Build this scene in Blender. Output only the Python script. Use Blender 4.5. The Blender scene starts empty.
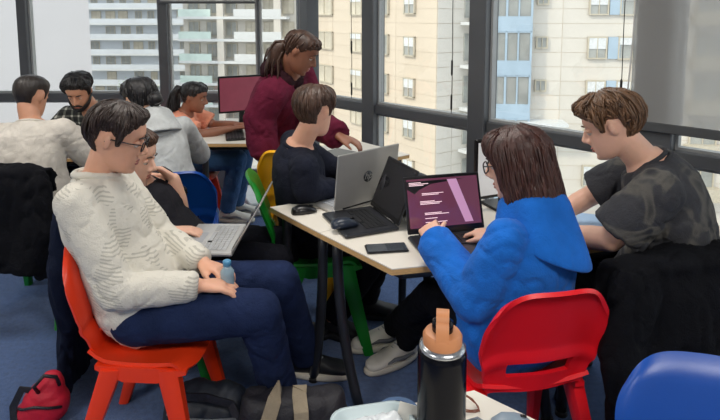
import bpy, math, random
from mathutils import Vector as V, Matrix, noise
import numpy as np

# ------------------------------------------------------------------ camera, world, light, exposure
scene = bpy.context.scene
C = scene.collection
R = math.radians
CAM_H = 1.58
cam_d = bpy.data.cameras.new('camera'); cam = bpy.data.objects.new('camera', cam_d); C.objects.link(cam)
cam.location = (0, 0, CAM_H); cam.rotation_euler = (R(90 - 6.22), 0, 0)
cam_d.sensor_width = 36; cam_d.lens = 28.0; cam_d.shift_y = -134 / 720
cam_d.clip_start = 0.05; cam_d.clip_end = 600
scene.camera = cam
scene.view_settings.view_transform = 'Standard'
scene.view_settings.look = 'None'
scene.view_settings.gamma = 1
scene.view_settings.use_curve_mapping = False
scene.view_settings.exposure = 0.85

w = bpy.data.worlds.new('world'); scene.world = w; w.use_nodes = True
bg = w.node_tree.nodes['Background']; bg.inputs[0].default_value = (0.90, 0.95, 1.0, 1); bg.inputs[1].default_value = 1.0

def light(name, kind, loc, rot, energy, col, **kw):
    l = bpy.data.lights.new(name, kind); l.energy = energy; l.color = col
    for k, v in kw.items(): setattr(l, k, v)
    o = bpy.data.objects.new(name, l); C.objects.link(o); o.location = loc; o.rotation_euler = rot
    return o
light('sun', 'SUN', (0, 0, 30), (R(48), R(0), R(-55)), 1.2, (1.0, 0.88, 0.70), angle=R(4))
for i, (x, y) in enumerate([(-2.6, 2.2), (-0.3, 2.4), (-2.2, -0.6), (0.9, -0.5)]):
    light('ceiling_lamp', 'AREA', (x, y, 2.72), (0, 0, 0), 16 if y > 0 else 30, (1.0, 0.95, 0.88), shape='RECTANGLE', size=1.2, size_y=0.6)

# ------------------------------------------------------------------ materials
MATS = {}
def mat(name, col, rough=0.6, metal=0.0, var=0.12, scale=9.0, bump=0.0, bscale=60.0, stretch=(1, 1, 1), emit=None, estr=0.0, spec=0.5, sheen=0.0, coat=0.0):
    if name in MATS: return MATS[name]
    m = bpy.data.materials.new(name); m.use_nodes = True; MATS[name] = m
    nt = m.node_tree; b = nt.nodes['Principled BSDF']
    b.inputs['Roughness'].default_value = rough; b.inputs['Metallic'].default_value = metal
    b.inputs['Specular IOR Level'].default_value = spec
    if sheen: b.inputs['Sheen Weight'].default_value = sheen
    if coat: b.inputs['Coat Weight'].default_value = coat
    tc = nt.nodes.new('ShaderNodeTexCoord'); mp = nt.nodes.new('ShaderNodeMapping'); mp.inputs['Scale'].default_value = stretch
    nt.links.new(tc.outputs['Object'], mp.inputs['Vector'])
    if var:
        n = nt.nodes.new('ShaderNodeTexNoise'); n.inputs['Scale'].default_value = scale; n.inputs['Detail'].default_value = 4
        nt.links.new(mp.outputs[0], n.inputs['Vector'])
        r = nt.nodes.new('ShaderNodeValToRGB'); nt.links.new(n.outputs['Fac'], r.inputs[0])
        r.color_ramp.elements[0].position = 0.3; r.color_ramp.elements[1].position = 0.7
        r.color_ramp.elements[0].color = tuple(c * (1 - var) for c in col) + (1,)
        r.color_ramp.elements[1].color = tuple(min(1, c * (1 + var)) for c in col) + (1,)
        nt.links.new(r.outputs[0], b.inputs['Base Color'])
    else:
        b.inputs['Base Color'].default_value = (*col, 1)
    if bump:
        n2 = nt.nodes.new('ShaderNodeTexNoise'); n2.inputs['Scale'].default_value = bscale; n2.inputs['Detail'].default_value = 3
        nt.links.new(mp.outputs[0], n2.inputs['Vector'])
        bp = nt.nodes.new('ShaderNodeBump'); bp.inputs['Strength'].default_value = bump; bp.inputs['Distance'].default_value = 0.01
        nt.links.new(n2.outputs['Fac'], bp.inputs['Height']); nt.links.new(bp.outputs[0], b.inputs['Normal'])
    if emit:
        b.inputs['Emission Color'].default_value = (*emit, 1); b.inputs['Emission Strength'].default_value = estr
    return m

def srgb(r, g, b):
    f = lambda c: (c / 255) / 12.92 if c / 255 <= 0.04045 else ((c / 255 + 0.055) / 1.055) ** 2.4
    return (f(r), f(g), f(b))

def cloth(name, rgb, rough=0.9, var=0.15, bump=0.35, bscale=220, fold=0.35):
    new = name not in MATS; m = mat(name, srgb(*rgb), rough, var=var, scale=14, bump=bump, bscale=bscale, sheen=0.08 if sum(rgb) > 200 else 0.0, spec=0.15)
    if new: add_folds(m, fold)
    return m
def add_folds(m, fold=0.35):
    nt = m.node_tree; tc = nt.nodes.new('ShaderNodeTexCoord'); n = nt.nodes.new('ShaderNodeTexNoise'); n.inputs['Scale'].default_value = 16; n.inputs['Detail'].default_value = 2; n.inputs['Distortion'].default_value = 1.2
    nt.links.new(tc.outputs['Object'], n.inputs['Vector']); bp = nt.nodes.new('ShaderNodeBump'); bp.inputs['Strength'].default_value = fold; bp.inputs['Distance'].default_value = 0.02
    nt.links.new(n.outputs['Fac'], bp.inputs['Height']); b = nt.nodes['Principled BSDF']
    old = b.inputs['Normal'].links[0].from_node if b.inputs['Normal'].links else None
    if old: nt.links.new(bp.outputs[0], old.inputs['Normal'])
    else: nt.links.new(bp.outputs[0], b.inputs['Normal'])
def plastic(name, rgb, rough=0.35): return mat(name, srgb(*rgb), rough, var=0.05, scale=5, bump=0.04, bscale=300)
def hairm(name, rgb): return mat(name, srgb(*rgb), 0.42, var=0.45, scale=45, stretch=(1, 1, 0.35), bump=0.3, bscale=160)
def skinm(name, rgb):
    m = mat(name, srgb(*rgb), 0.5, var=0.06, scale=20, bump=0.05, bscale=150)
    b = m.node_tree.nodes['Principled BSDF']; b.inputs['Subsurface Weight'].default_value = 0.12
    b.inputs['Subsurface Radius'].default_value = (0.02, 0.008, 0.004)
    return m

def glass_mat(name, tint=(1, 1, 1), refl=0.06, ior_mix=True):
    m = bpy.data.materials.new(name); m.use_nodes = True; nt = m.node_tree; nt.nodes.clear()
    o = nt.nodes.new('ShaderNodeOutputMaterial'); mx = nt.nodes.new('ShaderNodeMixShader')
    t = nt.nodes.new('ShaderNodeBsdfTransparent'); t.inputs[0].default_value = (*tint, 1)
    g = nt.nodes.new('ShaderNodeBsdfGlossy'); g.inputs['Roughness'].default_value = 0.02
    mx.inputs[0].default_value = refl
    nt.links.new(t.outputs[0], mx.inputs[1]); nt.links.new(g.outputs[0], mx.inputs[2]); nt.links.new(mx.outputs[0], o.inputs[0])
    return m

def screen_fabric(name, col, open_):
    m = bpy.data.materials.new(name); m.use_nodes = True; nt = m.node_tree; nt.nodes.clear()
    o = nt.nodes.new('ShaderNodeOutputMaterial'); mx = nt.nodes.new('ShaderNodeMixShader'); mx.inputs[0].default_value = open_
    d = nt.nodes.new('ShaderNodeBsdfDiffuse'); d.inputs[0].default_value = (*col, 1)
    tl = nt.nodes.new('ShaderNodeBsdfTranslucent'); tl.inputs[0].default_value = (*col, 1)
    a = nt.nodes.new('ShaderNodeMixShader'); a.inputs[0].default_value = 0.4
    t = nt.nodes.new('ShaderNodeBsdfTransparent')
    nt.links.new(d.outputs[0], a.inputs[1]); nt.links.new(tl.outputs[0], a.inputs[2])
    nt.links.new(a.outputs[0], mx.inputs[1]); nt.links.new(t.outputs[0], mx.inputs[2]); nt.links.new(mx.outputs[0], o.inputs[0])
    return m

def math_node(nt, op, a, b=None, c=None):
    n = nt.nodes.new('ShaderNodeMath'); n.operation = op
    for i, x in enumerate((a, b, c)):
        if x is None: continue
        if isinstance(x, (int, float)): n.inputs[i].default_value = x
        else: nt.links.new(x, n.inputs[i])
    return n.outputs[0]

def plaid_mat():
    m = mat('plaid_cloth', srgb(52, 54, 52), 0.9, var=0.0, bump=0.3, bscale=200); nt = m.node_tree; b = nt.nodes['Principled BSDF']
    tc = nt.nodes.new('ShaderNodeTexCoord'); sp = nt.nodes.new('ShaderNodeSeparateXYZ'); nt.links.new(tc.outputs['Object'], sp.inputs[0])
    def stripes(sock, period, duty):
        f = math_node(nt, 'FRACT', math_node(nt, 'MULTIPLY', sock, 1 / period)); return math_node(nt, 'LESS_THAN', f, duty)
    sx = stripes(sp.outputs[0], 0.05, 0.28); sz = stripes(sp.outputs[2], 0.05, 0.28)
    su = math_node(nt, 'ADD', sx, sz)
    r = nt.nodes.new('ShaderNodeValToRGB'); nt.links.new(math_node(nt, 'MULTIPLY', su, 0.5), r.inputs[0])
    r.color_ramp.elements[0].color = (*srgb(38, 40, 40), 1); r.color_ramp.elements[1].color = (*srgb(186, 186, 176), 1)
    e = r.color_ramp.elements.new(0.5); e.color = (*srgb(96, 98, 92), 1)
    nt.links.new(r.outputs[0], b.inputs['Base Color']); add_folds(m); return m

def camo_mat():
    m = mat('camo_cloth', srgb(44, 46, 52), 0.9, var=0.0, bump=0.3, bscale=200); nt = m.node_tree; b = nt.nodes['Principled BSDF']
    tc = nt.nodes.new('ShaderNodeTexCoord')
    n = nt.nodes.new('ShaderNodeTexNoise'); n.inputs['Scale'].default_value = 8; n.inputs['Detail'].default_value = 2; n.inputs['Distortion'].default_value = 0.8
    nt.links.new(tc.outputs['Object'], n.inputs['Vector'])
    r = nt.nodes.new('ShaderNodeValToRGB'); nt.links.new(n.outputs['Fac'], r.inputs[0]); r.color_ramp.interpolation = 'EASE'
    r.color_ramp.elements[0].color = (*srgb(26, 28, 34), 1)
    r.color_ramp.elements[1].position = 0.49; r.color_ramp.elements[1].color = (*srgb(52, 53, 58), 1)
    e = r.color_ramp.elements.new(0.58); e.color = (*srgb(84, 82, 78), 1)
    e = r.color_ramp.elements.new(0.70); e.color = (*srgb(34, 36, 42), 1)
    nt.links.new(r.outputs[0], b.inputs['Base Color']); add_folds(m); return m

def print_sweater_mat():
    # pale knitted sweater with blurry grey print patches made of fine horizontal lines
    m = mat('printed_knit', srgb(214, 210, 198), 0.95, var=0.0, bump=0.5, bscale=260); nt = m.node_tree; b = nt.nodes['Principled BSDF']
    tc = nt.nodes.new('ShaderNodeTexCoord'); sp = nt.nodes.new('ShaderNodeSeparateXYZ'); nt.links.new(tc.outputs['Object'], sp.inputs[0])
    n = nt.nodes.new('ShaderNodeTexVoronoi'); n.inputs['Scale'].default_value = 16; n.feature = 'F1'
    nt.links.new(tc.outputs['Object'], n.inputs['Vector'])
    cs = nt.nodes.new('ShaderNodeSeparateColor'); nt.links.new(n.outputs['Color'], cs.inputs[0])
    patch = math_node(nt, 'GREATER_THAN', cs.outputs[0], 0.55)
    skew = math_node(nt, 'ADD', sp.outputs[2], math_node(nt, 'MULTIPLY', sp.outputs[0], 0.35))
    line = math_node(nt, 'LESS_THAN', math_node(nt, 'FRACT', math_node(nt, 'MULTIPLY', skew, 95.0)), 0.4)
    fac = math_node(nt, 'MULTIPLY', math_node(nt, 'MULTIPLY', patch, line), 0.38)
    mx = nt.nodes.new('ShaderNodeMix'); mx.data_type = 'RGBA'; nt.links.new(fac, mx.inputs[0])
    mx.inputs[6].default_value = (*srgb(222, 218, 206), 1); mx.inputs[7].default_value = (*srgb(120, 118, 106), 1)
    nt.links.new(mx.outputs[2], b.inputs['Base Color']); add_folds(m); return m

# ------------------------------------------------------------------ mesh helpers
class MB:
    def __init__(s): s.v = []; s.f = []; s.m = []; s.mi = 0
    def add(s, vs, fs):
        o = len(s.v); s.v += [tuple(x) for x in vs]
        for f in fs: s.f.append(tuple(i + o for i in f)); s.m.append(s.mi)
        return s
    def box(s, c, d, M=None, bevel=0.0):
        c = V(c); x, y, z = (V(d) / 2)
        if bevel <= 0:
            vs = [V((sx * x, sy * y, sz * z)) for sz in (-1, 1) for sy in (-1, 1) for sx in (-1, 1)]
            fs = [(0, 2, 3, 1), (4, 5, 7, 6), (0, 1, 5, 4), (2, 6, 7, 3), (0, 4, 6, 2), (1, 3, 7, 5)]
        else:
            b = min(bevel, x * .98, y * .98, z * .98)
            rings = []
            for (zz, ins) in ((-z, b), (-z + b, 0), (z - b, 0), (z, b)):
                rr = []
                for (sx, sy) in ((1, 1), (-1, 1), (-1, -1), (1, -1)):
                    X = x - ins; Y = y - ins; k = b * 0.7
                    p = [(sx * X, sy * (Y - k)), (sx * (X - k), sy * Y)]
                    if sx * sy < 0: p.reverse()
                    rr += p
                rings.append([V((q[0], q[1], zz)) for q in rr])
            vs = [p for r in rings for p in r]; n = 8; fs = []
            for i in range(3):
                for j in range(n): fs.append((i * n + j, i * n + (j + 1) % n, (i + 1) * n + (j + 1) % n, (i + 1) * n + j))
            fs.append(tuple(range(n - 1, -1, -1))); fs.append(tuple(range(3 * n, 4 * n)))
        if M is not None: vs = [M @ p for p in vs]
        return s.add([p + c for p in vs], fs)
    def rings(s, rs, cap=True, closed=False):
        n = len(rs[0]); vs = [p for r in rs for p in r]; fs = []
        m = len(rs); rng = m if closed else m - 1
        for i in range(rng):
            a = i * n; b = ((i + 1) % m) * n
            for j in range(n): fs.append((a + j, a + (j + 1) % n, b + (j + 1) % n, b + j))
        if cap and not closed: fs.append(tuple(range(n - 1, -1, -1))); fs.append(tuple(range((m - 1) * n, m * n)))
        return s.add(vs, fs)
    def cone(s, p0, r0, p1, r1, seg=14, round0=True, round1=True):
        p0 = V(p0); p1 = V(p1); d = p1 - p0; L = d.length
        if L < 1e-6: d = V((0, 0, 1))
        d = d.normalized(); a = d.orthogonal().normalized(); b = d.cross(a)
        rs = []
        def ring(c, r): rs.append([c + (a * math.cos(2 * math.pi * k / seg) + b * math.sin(2 * math.pi * k / seg)) * r for k in range(seg)])
        if round0:
            for t in (0.06, 0.35, 0.65): ang = (1 - t) * math.pi / 2; ring(p0 - d * r0 * math.sin(ang), r0 * math.cos(ang))
        ring(p0, r0); ring(p0.lerp(p1, .5), (r0 + r1) / 2); ring(p1, r1)
        if round1:
            for t in (0.65, 0.35, 0.06): ang = (1 - t) * math.pi / 2; ring(p1 + d * r1 * math.sin(ang), r1 * math.cos(ang))
        return s.rings(rs)
    def chain(s, pts, rs, seg=12):
        for i in range(len(pts) - 1): s.cone(pts[i], rs[i], pts[i + 1], rs[i + 1], seg)
        return s
    def tube(s, pts, rad, seg=8, closed=False):
        pts = [V(p) for p in pts]; n = len(pts); rs = []; up = None
        for i, p in enumerate(pts):
            if closed: t = pts[(i + 1) % n] - pts[i - 1]
            else: t = pts[min(i + 1, n - 1)] - pts[max(i - 1, 0)]
            t.normalize()
            up = t.orthogonal().normalized() if up is None else (up - t * up.dot(t)).normalized()
            b = t.cross(up); r = rad[i] if isinstance(rad, (list, tuple)) else rad
            rs.append([p + (up * math.cos(2 * math.pi * k / seg) + b * math.sin(2 * math.pi * k / seg)) * r for k in range(seg)])
        return s.rings(rs, closed=closed)
    def ell(s, c, r, M=None, nu=16, nv=12):
        c = V(c); vs = []; fs = []
        if isinstance(r, (int, float)): r = (r, r, r)
        for i in range(nv + 1):
            th = math.pi * (i + 0.02 * (1 if i == 0 else -1 if i == nv else 0)) / nv
            for j in range(nu):
                ph = 2 * math.pi * j / nu
                p = V((r[0] * math.sin(th) * math.cos(ph), r[1] * math.sin(th) * math.sin(ph), r[2] * math.cos(th)))
                vs.append((M @ p if M is not None else p) + c)
        for i in range(nv):
            for j in range(nu): fs.append((i * nu + j, (i + 1) * nu + j, (i + 1) * nu + (j + 1) % nu, i * nu + (j + 1) % nu))
        fs.append(tuple(range(nu))); fs.append(tuple(range((nv + 1) * nu - 1, nv * nu - 1, -1)))
        return s.add(vs, fs)
    def prism(s, poly, z0, z1, M=None):
        n = len(poly); vs = [V((p[0], p[1], z)) for z in (z0, z1) for p in poly]
        if M is not None: vs = [M @ p for p in vs]
        fs = [(j, (j + 1) % n, n + (j + 1) % n, n + j) for j in range(n)] + [tuple(range(n - 1, -1, -1)), tuple(range(n, 2 * n))]
        return s.add(vs, fs)
    def grid(s, fn, nu, nv, th, mask=None):
        # thick sheet: fn(u, v) in 0..1 -> point; thickness th along the normal
        P = [[V(fn(i / nu, j / nv)) for i in range(nu + 1)] for j in range(nv + 1)]
        vs = []
        N = []
        for j in range(nv + 1):
            for i in range(nu + 1):
                du = P[j][min(i + 1, nu)] - P[j][max(i - 1, 0)]; dv = P[min(j + 1, nv)][i] - P[max(j - 1, 0)][i]
                n = du.cross(dv); n = n.normalized() if n.length > 1e-9 else V((0, 0, 1)); N.append(n)
        flat = [p for r in P for p in r]; k = len(flat)
        vs = flat + [p - n * th for p, n in zip(flat, N)]
        W = nu + 1; keep = {}
        for j in range(nv):
            for i in range(nu): keep[(i, j)] = (mask is None or mask((i + .5) / nu, (j + .5) / nv))
        fs = []
        for (i, j), kp in keep.items():
            if not kp: continue
            a, b, c, d = j * W + i, j * W + i + 1, (j + 1) * W + i + 1, (j + 1) * W + i
            fs.append((a, b, c, d)); fs.append((k + d, k + c, k + b, k + a))
            for (di, dj, e0, e1) in ((0, -1, a, b), (1, 0, b, c), (0, 1, c, d), (-1, 0, d, a)):
                if not keep.get((i + di, j + dj), False): fs.append((e1, e0, k + e0, k + e1))
        return s.add(vs, fs)
    def mesh(s, name, mats, smooth=False):
        me = bpy.data.meshes.new(name); me.from_pydata(s.v, [], s.f)
        for m in (mats if isinstance(mats, (list, tuple)) else [mats]): me.materials.append(m)
        if any(s.m): me.polygons.foreach_set('material_index', s.m)
        if smooth: me.polygons.foreach_set('use_smooth', [True] * len(s.f))
        me.update(); return me
    def build(s, name, mats, parent=None, smooth=False, sub=0, loc=None):
        me = s.mesh(name, mats, smooth); o = bpy.data.objects.new(name, me); C.objects.link(o)
        if parent: o.parent = parent
        if loc is not None: o.location = loc
        if sub:
            md = o.modifiers.new('sub', 'SUBSURF'); md.levels = sub; md.render_levels = sub
        return o

def autosmooth(o, deg=35):
    me = o.data; me.polygons.foreach_set('use_smooth', [True] * len(me.polygons)); me.set_sharp_from_angle(angle=R(deg)); return o

def remesh(mb, voxel, it=5, fac=0.5, pre=None):
    me = mb.mesh('tmp', []); o = bpy.data.objects.new('tmp', me); C.objects.link(o)
    r = o.modifiers.new('r', 'REMESH'); r.mode = 'VOXEL'; r.voxel_size = voxel; r.use_smooth_shade = True
    if it: sm = o.modifiers.new('s', 'SMOOTH'); sm.factor = fac; sm.iterations = it
    dg = bpy.context.evaluated_depsgraph_get(); ev = o.evaluated_get(dg)
    out = bpy.data.meshes.new_from_object(ev)
    bpy.data.objects.remove(o); bpy.data.meshes.remove(me)
    out.polygons.foreach_set('use_smooth', [True] * len(out.polygons))
    return out

def wrinkle(me, amp, freq, stretch=(1, 1, 1), seed=0.0):
    n = len(me.vertices); co = np.empty(n * 3); no = np.empty(n * 3)
    me.vertices.foreach_get('co', co); me.vertices.foreach_get('normal', no); co = co.reshape(-1, 3); no = no.reshape(-1, 3)
    d = np.empty(n); sx, sy, sz = stretch
    for i in range(n):
        p = V((co[i, 0] * freq * sx + seed, co[i, 1] * freq * sy, co[i, 2] * freq * sz + seed * .7))
        q = p * 1.5 + noise.noise_vector(p * 0.5) * 0.8
        a = noise.noise(q)
        d[i] = noise.noise(q * 0.8 + V((7, 3, 1))) * 0.7 + noise.noise(q * 2.1) * 0.3 - 0.85 * math.exp(-(a / 0.10) ** 2) * (0.35 + abs(noise.noise(p * 0.7 + V((1, 9, 4)))) * 1.6) + .3
    co += no * (d * amp)[:, None]; me.vertices.foreach_set('co', co.ravel()); me.update()

def empty(name, loc, rz=0.0, label=None, cat=None, group=None, kind=None):
    o = bpy.data.objects.new(name, None); C.objects.link(o); o.location = loc; o.rotation_euler = (0, 0, rz); o.empty_display_size = 0.1
    return tag(o, label, cat, group, kind)
def tag(o, label=None, cat=None, group=None, kind=None):
    if label: o['label'] = label
    if cat: o['category'] = cat
    if group: o['group'] = group
    if kind: o['kind'] = kind
    return o
def link_mesh(name, me, mats, parent=None, loc=None):
    me.materials.clear()
    for m in (mats if isinstance(mats, (list, tuple)) else [mats]): me.materials.append(m)
    me.name = name; o = bpy.data.objects.new(name, me); C.objects.link(o)
    if parent: o.parent = parent
    if loc is not None: o.location = loc
    return o
def text_mesh(body, size, ext, m, name, parent, loc, rot, shear=0.0):
    cu = bpy.data.curves.new('t', 'FONT'); cu.body = body; cu.size = size; cu.extrude = ext; cu.align_x = 'CENTER'; cu.align_y = 'CENTER'; cu.shear = shear; cu.resolution_u = 3
    t = bpy.data.objects.new('t', cu); C.objects.link(t)
    me = bpy.data.meshes.new_from_object(t.evaluated_get(bpy.context.evaluated_depsgraph_get()))
    bpy.data.objects.remove(t); bpy.data.curves.remove(cu)
    o = link_mesh(name, me, m, parent, loc); o.rotation_euler = rot; return o

# ------------------------------------------------------------------ the room
M_frame = mat('window_frame_paint', srgb(78, 80, 83), 0.45, var=0.08, scale=3)
M_sash = mat('sash_grey', srgb(150, 152, 152), 0.5, var=0.05)
M_glass = glass_mat('window_glass', (0.97, 0.985, 0.98), 0.05)
M_white_wall = mat('wall_paint', srgb(226, 224, 218), 0.85, var=0.03, scale=2, bump=0.05, bscale=80)
M_ceiling = mat('ceiling_paint', srgb(232, 232, 228), 0.9, var=0.03, scale=2)

def floor_mat():
    m = mat('blue_carpet', srgb(70, 96, 142), 0.95, var=0.18, scale=45, bump=0.6, bscale=420, sheen=0.2, spec=0.1); return m
ROOM = [(-5, -3), (4.1, -3), (4.1, 0.5), (-0.5, 5.1), (-5, 5.1)]
tag(MB().prism(ROOM, -0.1, 0.0).build('floor', floor_mat()), kind='structure')
tag(MB().prism(ROOM, 2.8, 2.9).build('ceiling', M_ceiling), kind='structure')
tag(MB().box((-5.05, 1.05, 1.4), (0.1, 8.1, 2.8)).build('wall_left', M_white_wall), kind='structure')
tag(MB().box((-0.45, -3.05, 1.4), (9.2, 0.1, 2.8)).build('wall_back', M_white_wall), kind='structure')
tag(MB().box((4.15, -1.25, 1.4), (0.1, 3.5, 2.8)).build('wall_right', M_white_wall), kind='structure')

TRZ, TRH = 0.835, 0.075
def glazed(name, loc, rz, length, mull, ztop=2.62):
    root = empty(name, loc, rz, kind='structure')
    MB().box((length / 2, 0, 0.06), (length, 0.14, 0.12), bevel=0.006).build('bottom_rail', M_frame, root)
    MB().box((length / 2, 0, ztop + 0.09), (length, 0.14, 0.18)).build('top_rail', M_frame, root)
    xs = [0] + [m[0] for m in mull] + [length]; ws = [0.06] + [m[1] for m in mull] + [0.06]
    for (x, wd, dp) in mull:
        MB().box((x, -0.01, ztop / 2 + 0.06), (wd, dp, ztop - 0.12), bevel=0.008).build('mullion', M_frame, root)
    for i in range(len(xs) - 1):
        a = xs[i] + ws[i] / 2; b = xs[i + 1] - ws[i + 1] / 2; c = (a + b) / 2; L = b - a
        MB().box((c, -0.015, TRZ), (L, 0.085, TRH), bevel=0.006).build('transom', M_frame, root)
        for (z0, z1) in ((0.12, TRZ - TRH / 2), (TRZ + TRH / 2, ztop)):
            sm = MB(); t = 0.016
            sm.box((a + t / 2, 0.0, (z0 + z1) / 2), (t, 0.05, z1 - z0)); sm.box((b - t / 2, 0.0, (z0 + z1) / 2), (t, 0.05, z1 - z0))
            sm.box((c, 0.0, z0 + t / 2), (L - 2 * t, 0.05, t)); sm.box((c, 0.0, z1 - t / 2), (L - 2 * t, 0.05, t))
            sf = sm.build('sash_frame', M_sash, root)
            MB().box((c, 0.005, (z0 + z1) / 2), (L - 2 * t, 0.008, z1 - z0 - 2 * t)).build('pane', M_glass, sf)
    return root
glazed('window_1', (-5, 5.1, 0), 0, 4.5, [(1.97, 0.085, 0.12), (3.23, 0.085, 0.12), (4.08, 0.022, 0.06)])
glazed('window_2', (-0.5, 5.1, 0), R(-45), 6.5, [(0.866, 0.13, 0.14), (1.887, 0.13, 0.16), (2.984, 0.20, 0.16), (4.03, 0.13, 0.14), (5.08, 0.13, 0.14)])
post = MB().prism([(-0.58, 5.12), (-0.47, 4.99), (-0.37, 5.03), (-0.40, 5.2), (-0.56, 5.2)], 0, 2.8).build('trim_1', M_frame); tag(post, kind='structure')
sk = MB().box((-2.75, 5.0, 0.09), (4.4, 0.05, 0.18), bevel=0.008).build('baseboard_left', mat('baseboard_grey', srgb(96, 104, 112), 0.6)); tag(sk, kind='structure')

# roller blinds with their bottom bars
M_blind = screen_fabric('screen_fabric', srgb(190, 190, 188), 0.42)
M_bar = mat('blind_bar', srgb(72, 74, 76), 0.5)
def blind(loc, rz, wd, z0, z1, fab, bar_h, label):
    r = empty('roller_blind', loc, rz, label, 'blind')
    MB().box((0, 0, (z0 + z1) / 2), (wd, 0.002, z1 - z0)).build('blind_fabric', fab, r)
    MB().box((0, -0.002, z0 - bar_h / 2), (wd, 0.014, bar_h), bevel=0.004).build('bottom_bar', M_bar, r)
    b = MB(); b.cone((-wd / 2, 0, z1 + 0.02), 0.03, (wd / 2, 0, z1 + 0.02), 0.03, 12, False, False); b.build('roller_tube', M_bar, r, True)
    return r
def on_right(s, off): return (-0.5 + (s - off) * math.sqrt(.5), 5.1 - (s + off) * math.sqrt(.5), 0)   # off = metres into the room
blind(on_right(3.445, 0.115), R(-45), 1.13, 1.02, 2.72, M_blind, 0.05, 'grey see-through roller blind drawn down over the rightmost window')
blind((-1.345, 4.985, 0), 0, 0.84, 1.70, 2.72, M_blind, 0.02, 'roller blind with thin dark bar at the top of the window above the ponytail woman')

# blind cords with black weights beside the mullions
M_cord = mat('cord_black', srgb(22, 22, 22), 0.5); M_cordw = mat('cord_white', srgb(205, 205, 200), 0.6)
def cord(s, off, zs, label, m=M_cord, bot=0.9):
    x, y, _ = on_right(s, off); r = empty('pull_cord', (x, y, 0), 0, label, 'cord')
    MB().tube([(0.002 * math.sin(k * .8), 0, bot + (2.6 - bot) * k / 14) for k in range(15)], 0.0025, 5).build('string', m, r)
    for z in zs: MB().tube([(0, 0, z - 0.055), (0, 0, z - 0.045), (0, 0, z + 0.045), (0, 0, z + 0.055)], [0.003, 0.007, 0.007, 0.003], 8).build('weight', M_cord, r, True)
cord(0.70, 0.09, (1.32, 0.98), 'thin blind cord with black weights left of the central window post')
cord(1.70, 0.10, (1.22, 0.98), 'thin blind cord with black weights hanging left of the wide dark mullion')
cord(2.83, 0.12, (1.18,), 'thin dark blind cord hanging beside the grey window post at the right')
x, y, _ = on_right(2.88, 0.13)
tag(MB().tube([(x, y, 2.6), (x + .01, y, 1.8), (x, y, 1.4), (x - .015, y, 1.12), (x - .03, y, .98)], 0.004, 6).build('blind_chain', M_cordw), 'pale bead chain hanging down the grey post at the right', 'chain')

# ------------------------------------------------------------------ outdoors: ground and buildings
GZ = -16.0
tag(MB().box((0, 120, GZ - 0.2), (420, 260, 0.4)).build('ground', mat('pavement', srgb(168, 166, 160), 0.9, var=0.3, scale=0.5)), kind='structure')
M_beige = mat('facade_beige', srgb(206, 193, 175), 0.85, var=0.04, scale=0.7)
M_joint = mat('facade_joint', srgb(196, 184, 168), 0.9)
M_cream = mat('facade_cream', srgb(206, 201, 192), 0.85, var=0.04, scale=0.7)
M_pale = mat('facade_white_haze', srgb(200, 206, 212), 0.85, var=0.05, scale=0.4)  # distance haze is mixed into this pale bluish colour
M_gable = mat('gable_white', srgb(196, 194, 196), 0.9, var=0.02, scale=0.2)
M_win = mat('far_window_glass', srgb(150, 152, 148), 0.3, var=0.25, scale=0.6)
M_winw = mat('far_window_warm', srgb(196, 188, 170), 0.3, var=0.2, scale=0.6)
M_shut = mat('shutter_white', srgb(208, 211, 212), 0.7)
M_wfr = mat('far_frame', srgb(186, 178, 160), 0.6)
M_bluebay = mat('blue_spandrel', srgb(158, 178, 194), 0.4, var=0.06, scale=1)
M_railg = mat('balcony_glass', srgb(196, 214, 208), 0.25, var=0.08, scale=1)

def inst(name, me, parent, loc):
    o = bpy.data.objects.new(name, me); C.objects.link(o); o.parent = parent; o.location = loc; return o
def cladding(root, width, z0, z1, m, ph=1.0, pw=4.5):
    n = max(1, round(width / pw)); pw = width / n
    me = MB().box((0, 0, 0), (pw - 0.04, 0.02, ph - 0.04)).mesh('facade_panel', m)
    nz = int((z1 - z0) / ph)
    for k in range(nz):
        for i in range(n): inst('facade_panel', me, root, ((i + .5) * pw, -0.01, z0 + (k + .5) * ph))
WCACHE = {}
def window(root, x, z, ww, wh, shutter=0.0, glass=None, y=-0.14):
    key = (ww, wh, shutter, glass.name if glass else '')
    if key not in WCACHE:
        fm = MB(); t = 0.09
        for (cx, cz, dx, dz) in ((-ww / 2, 0, t, wh), (ww / 2, 0, t, wh), (0, wh / 2, ww + t, t), (0, -wh / 2, ww + t, t), (0, 0, t * .6, wh)): fm.box((cx, 0, cz), (dx, 0.16, dz))
        pm = MB().box((0, 0.02, 0), (ww, 0.06, wh)).mesh('window_pane', glass or M_win)
        smm = MB().box((0, -0.03, wh / 2 - wh * shutter / 2), (ww - t, 0.06, wh * shutter)).mesh('shutter', M_shut) if shutter else None
        WCACHE[key] = (fm.mesh('window', M_wfr), pm, smm)
    f, p, s = WCACHE[key]
    o = inst('window', f, root, (x, y, z)); inst('window_pane', p, o, (0, 0, 0))
    if s: inst('shutter', s, o, (0, 0, 0))

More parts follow.
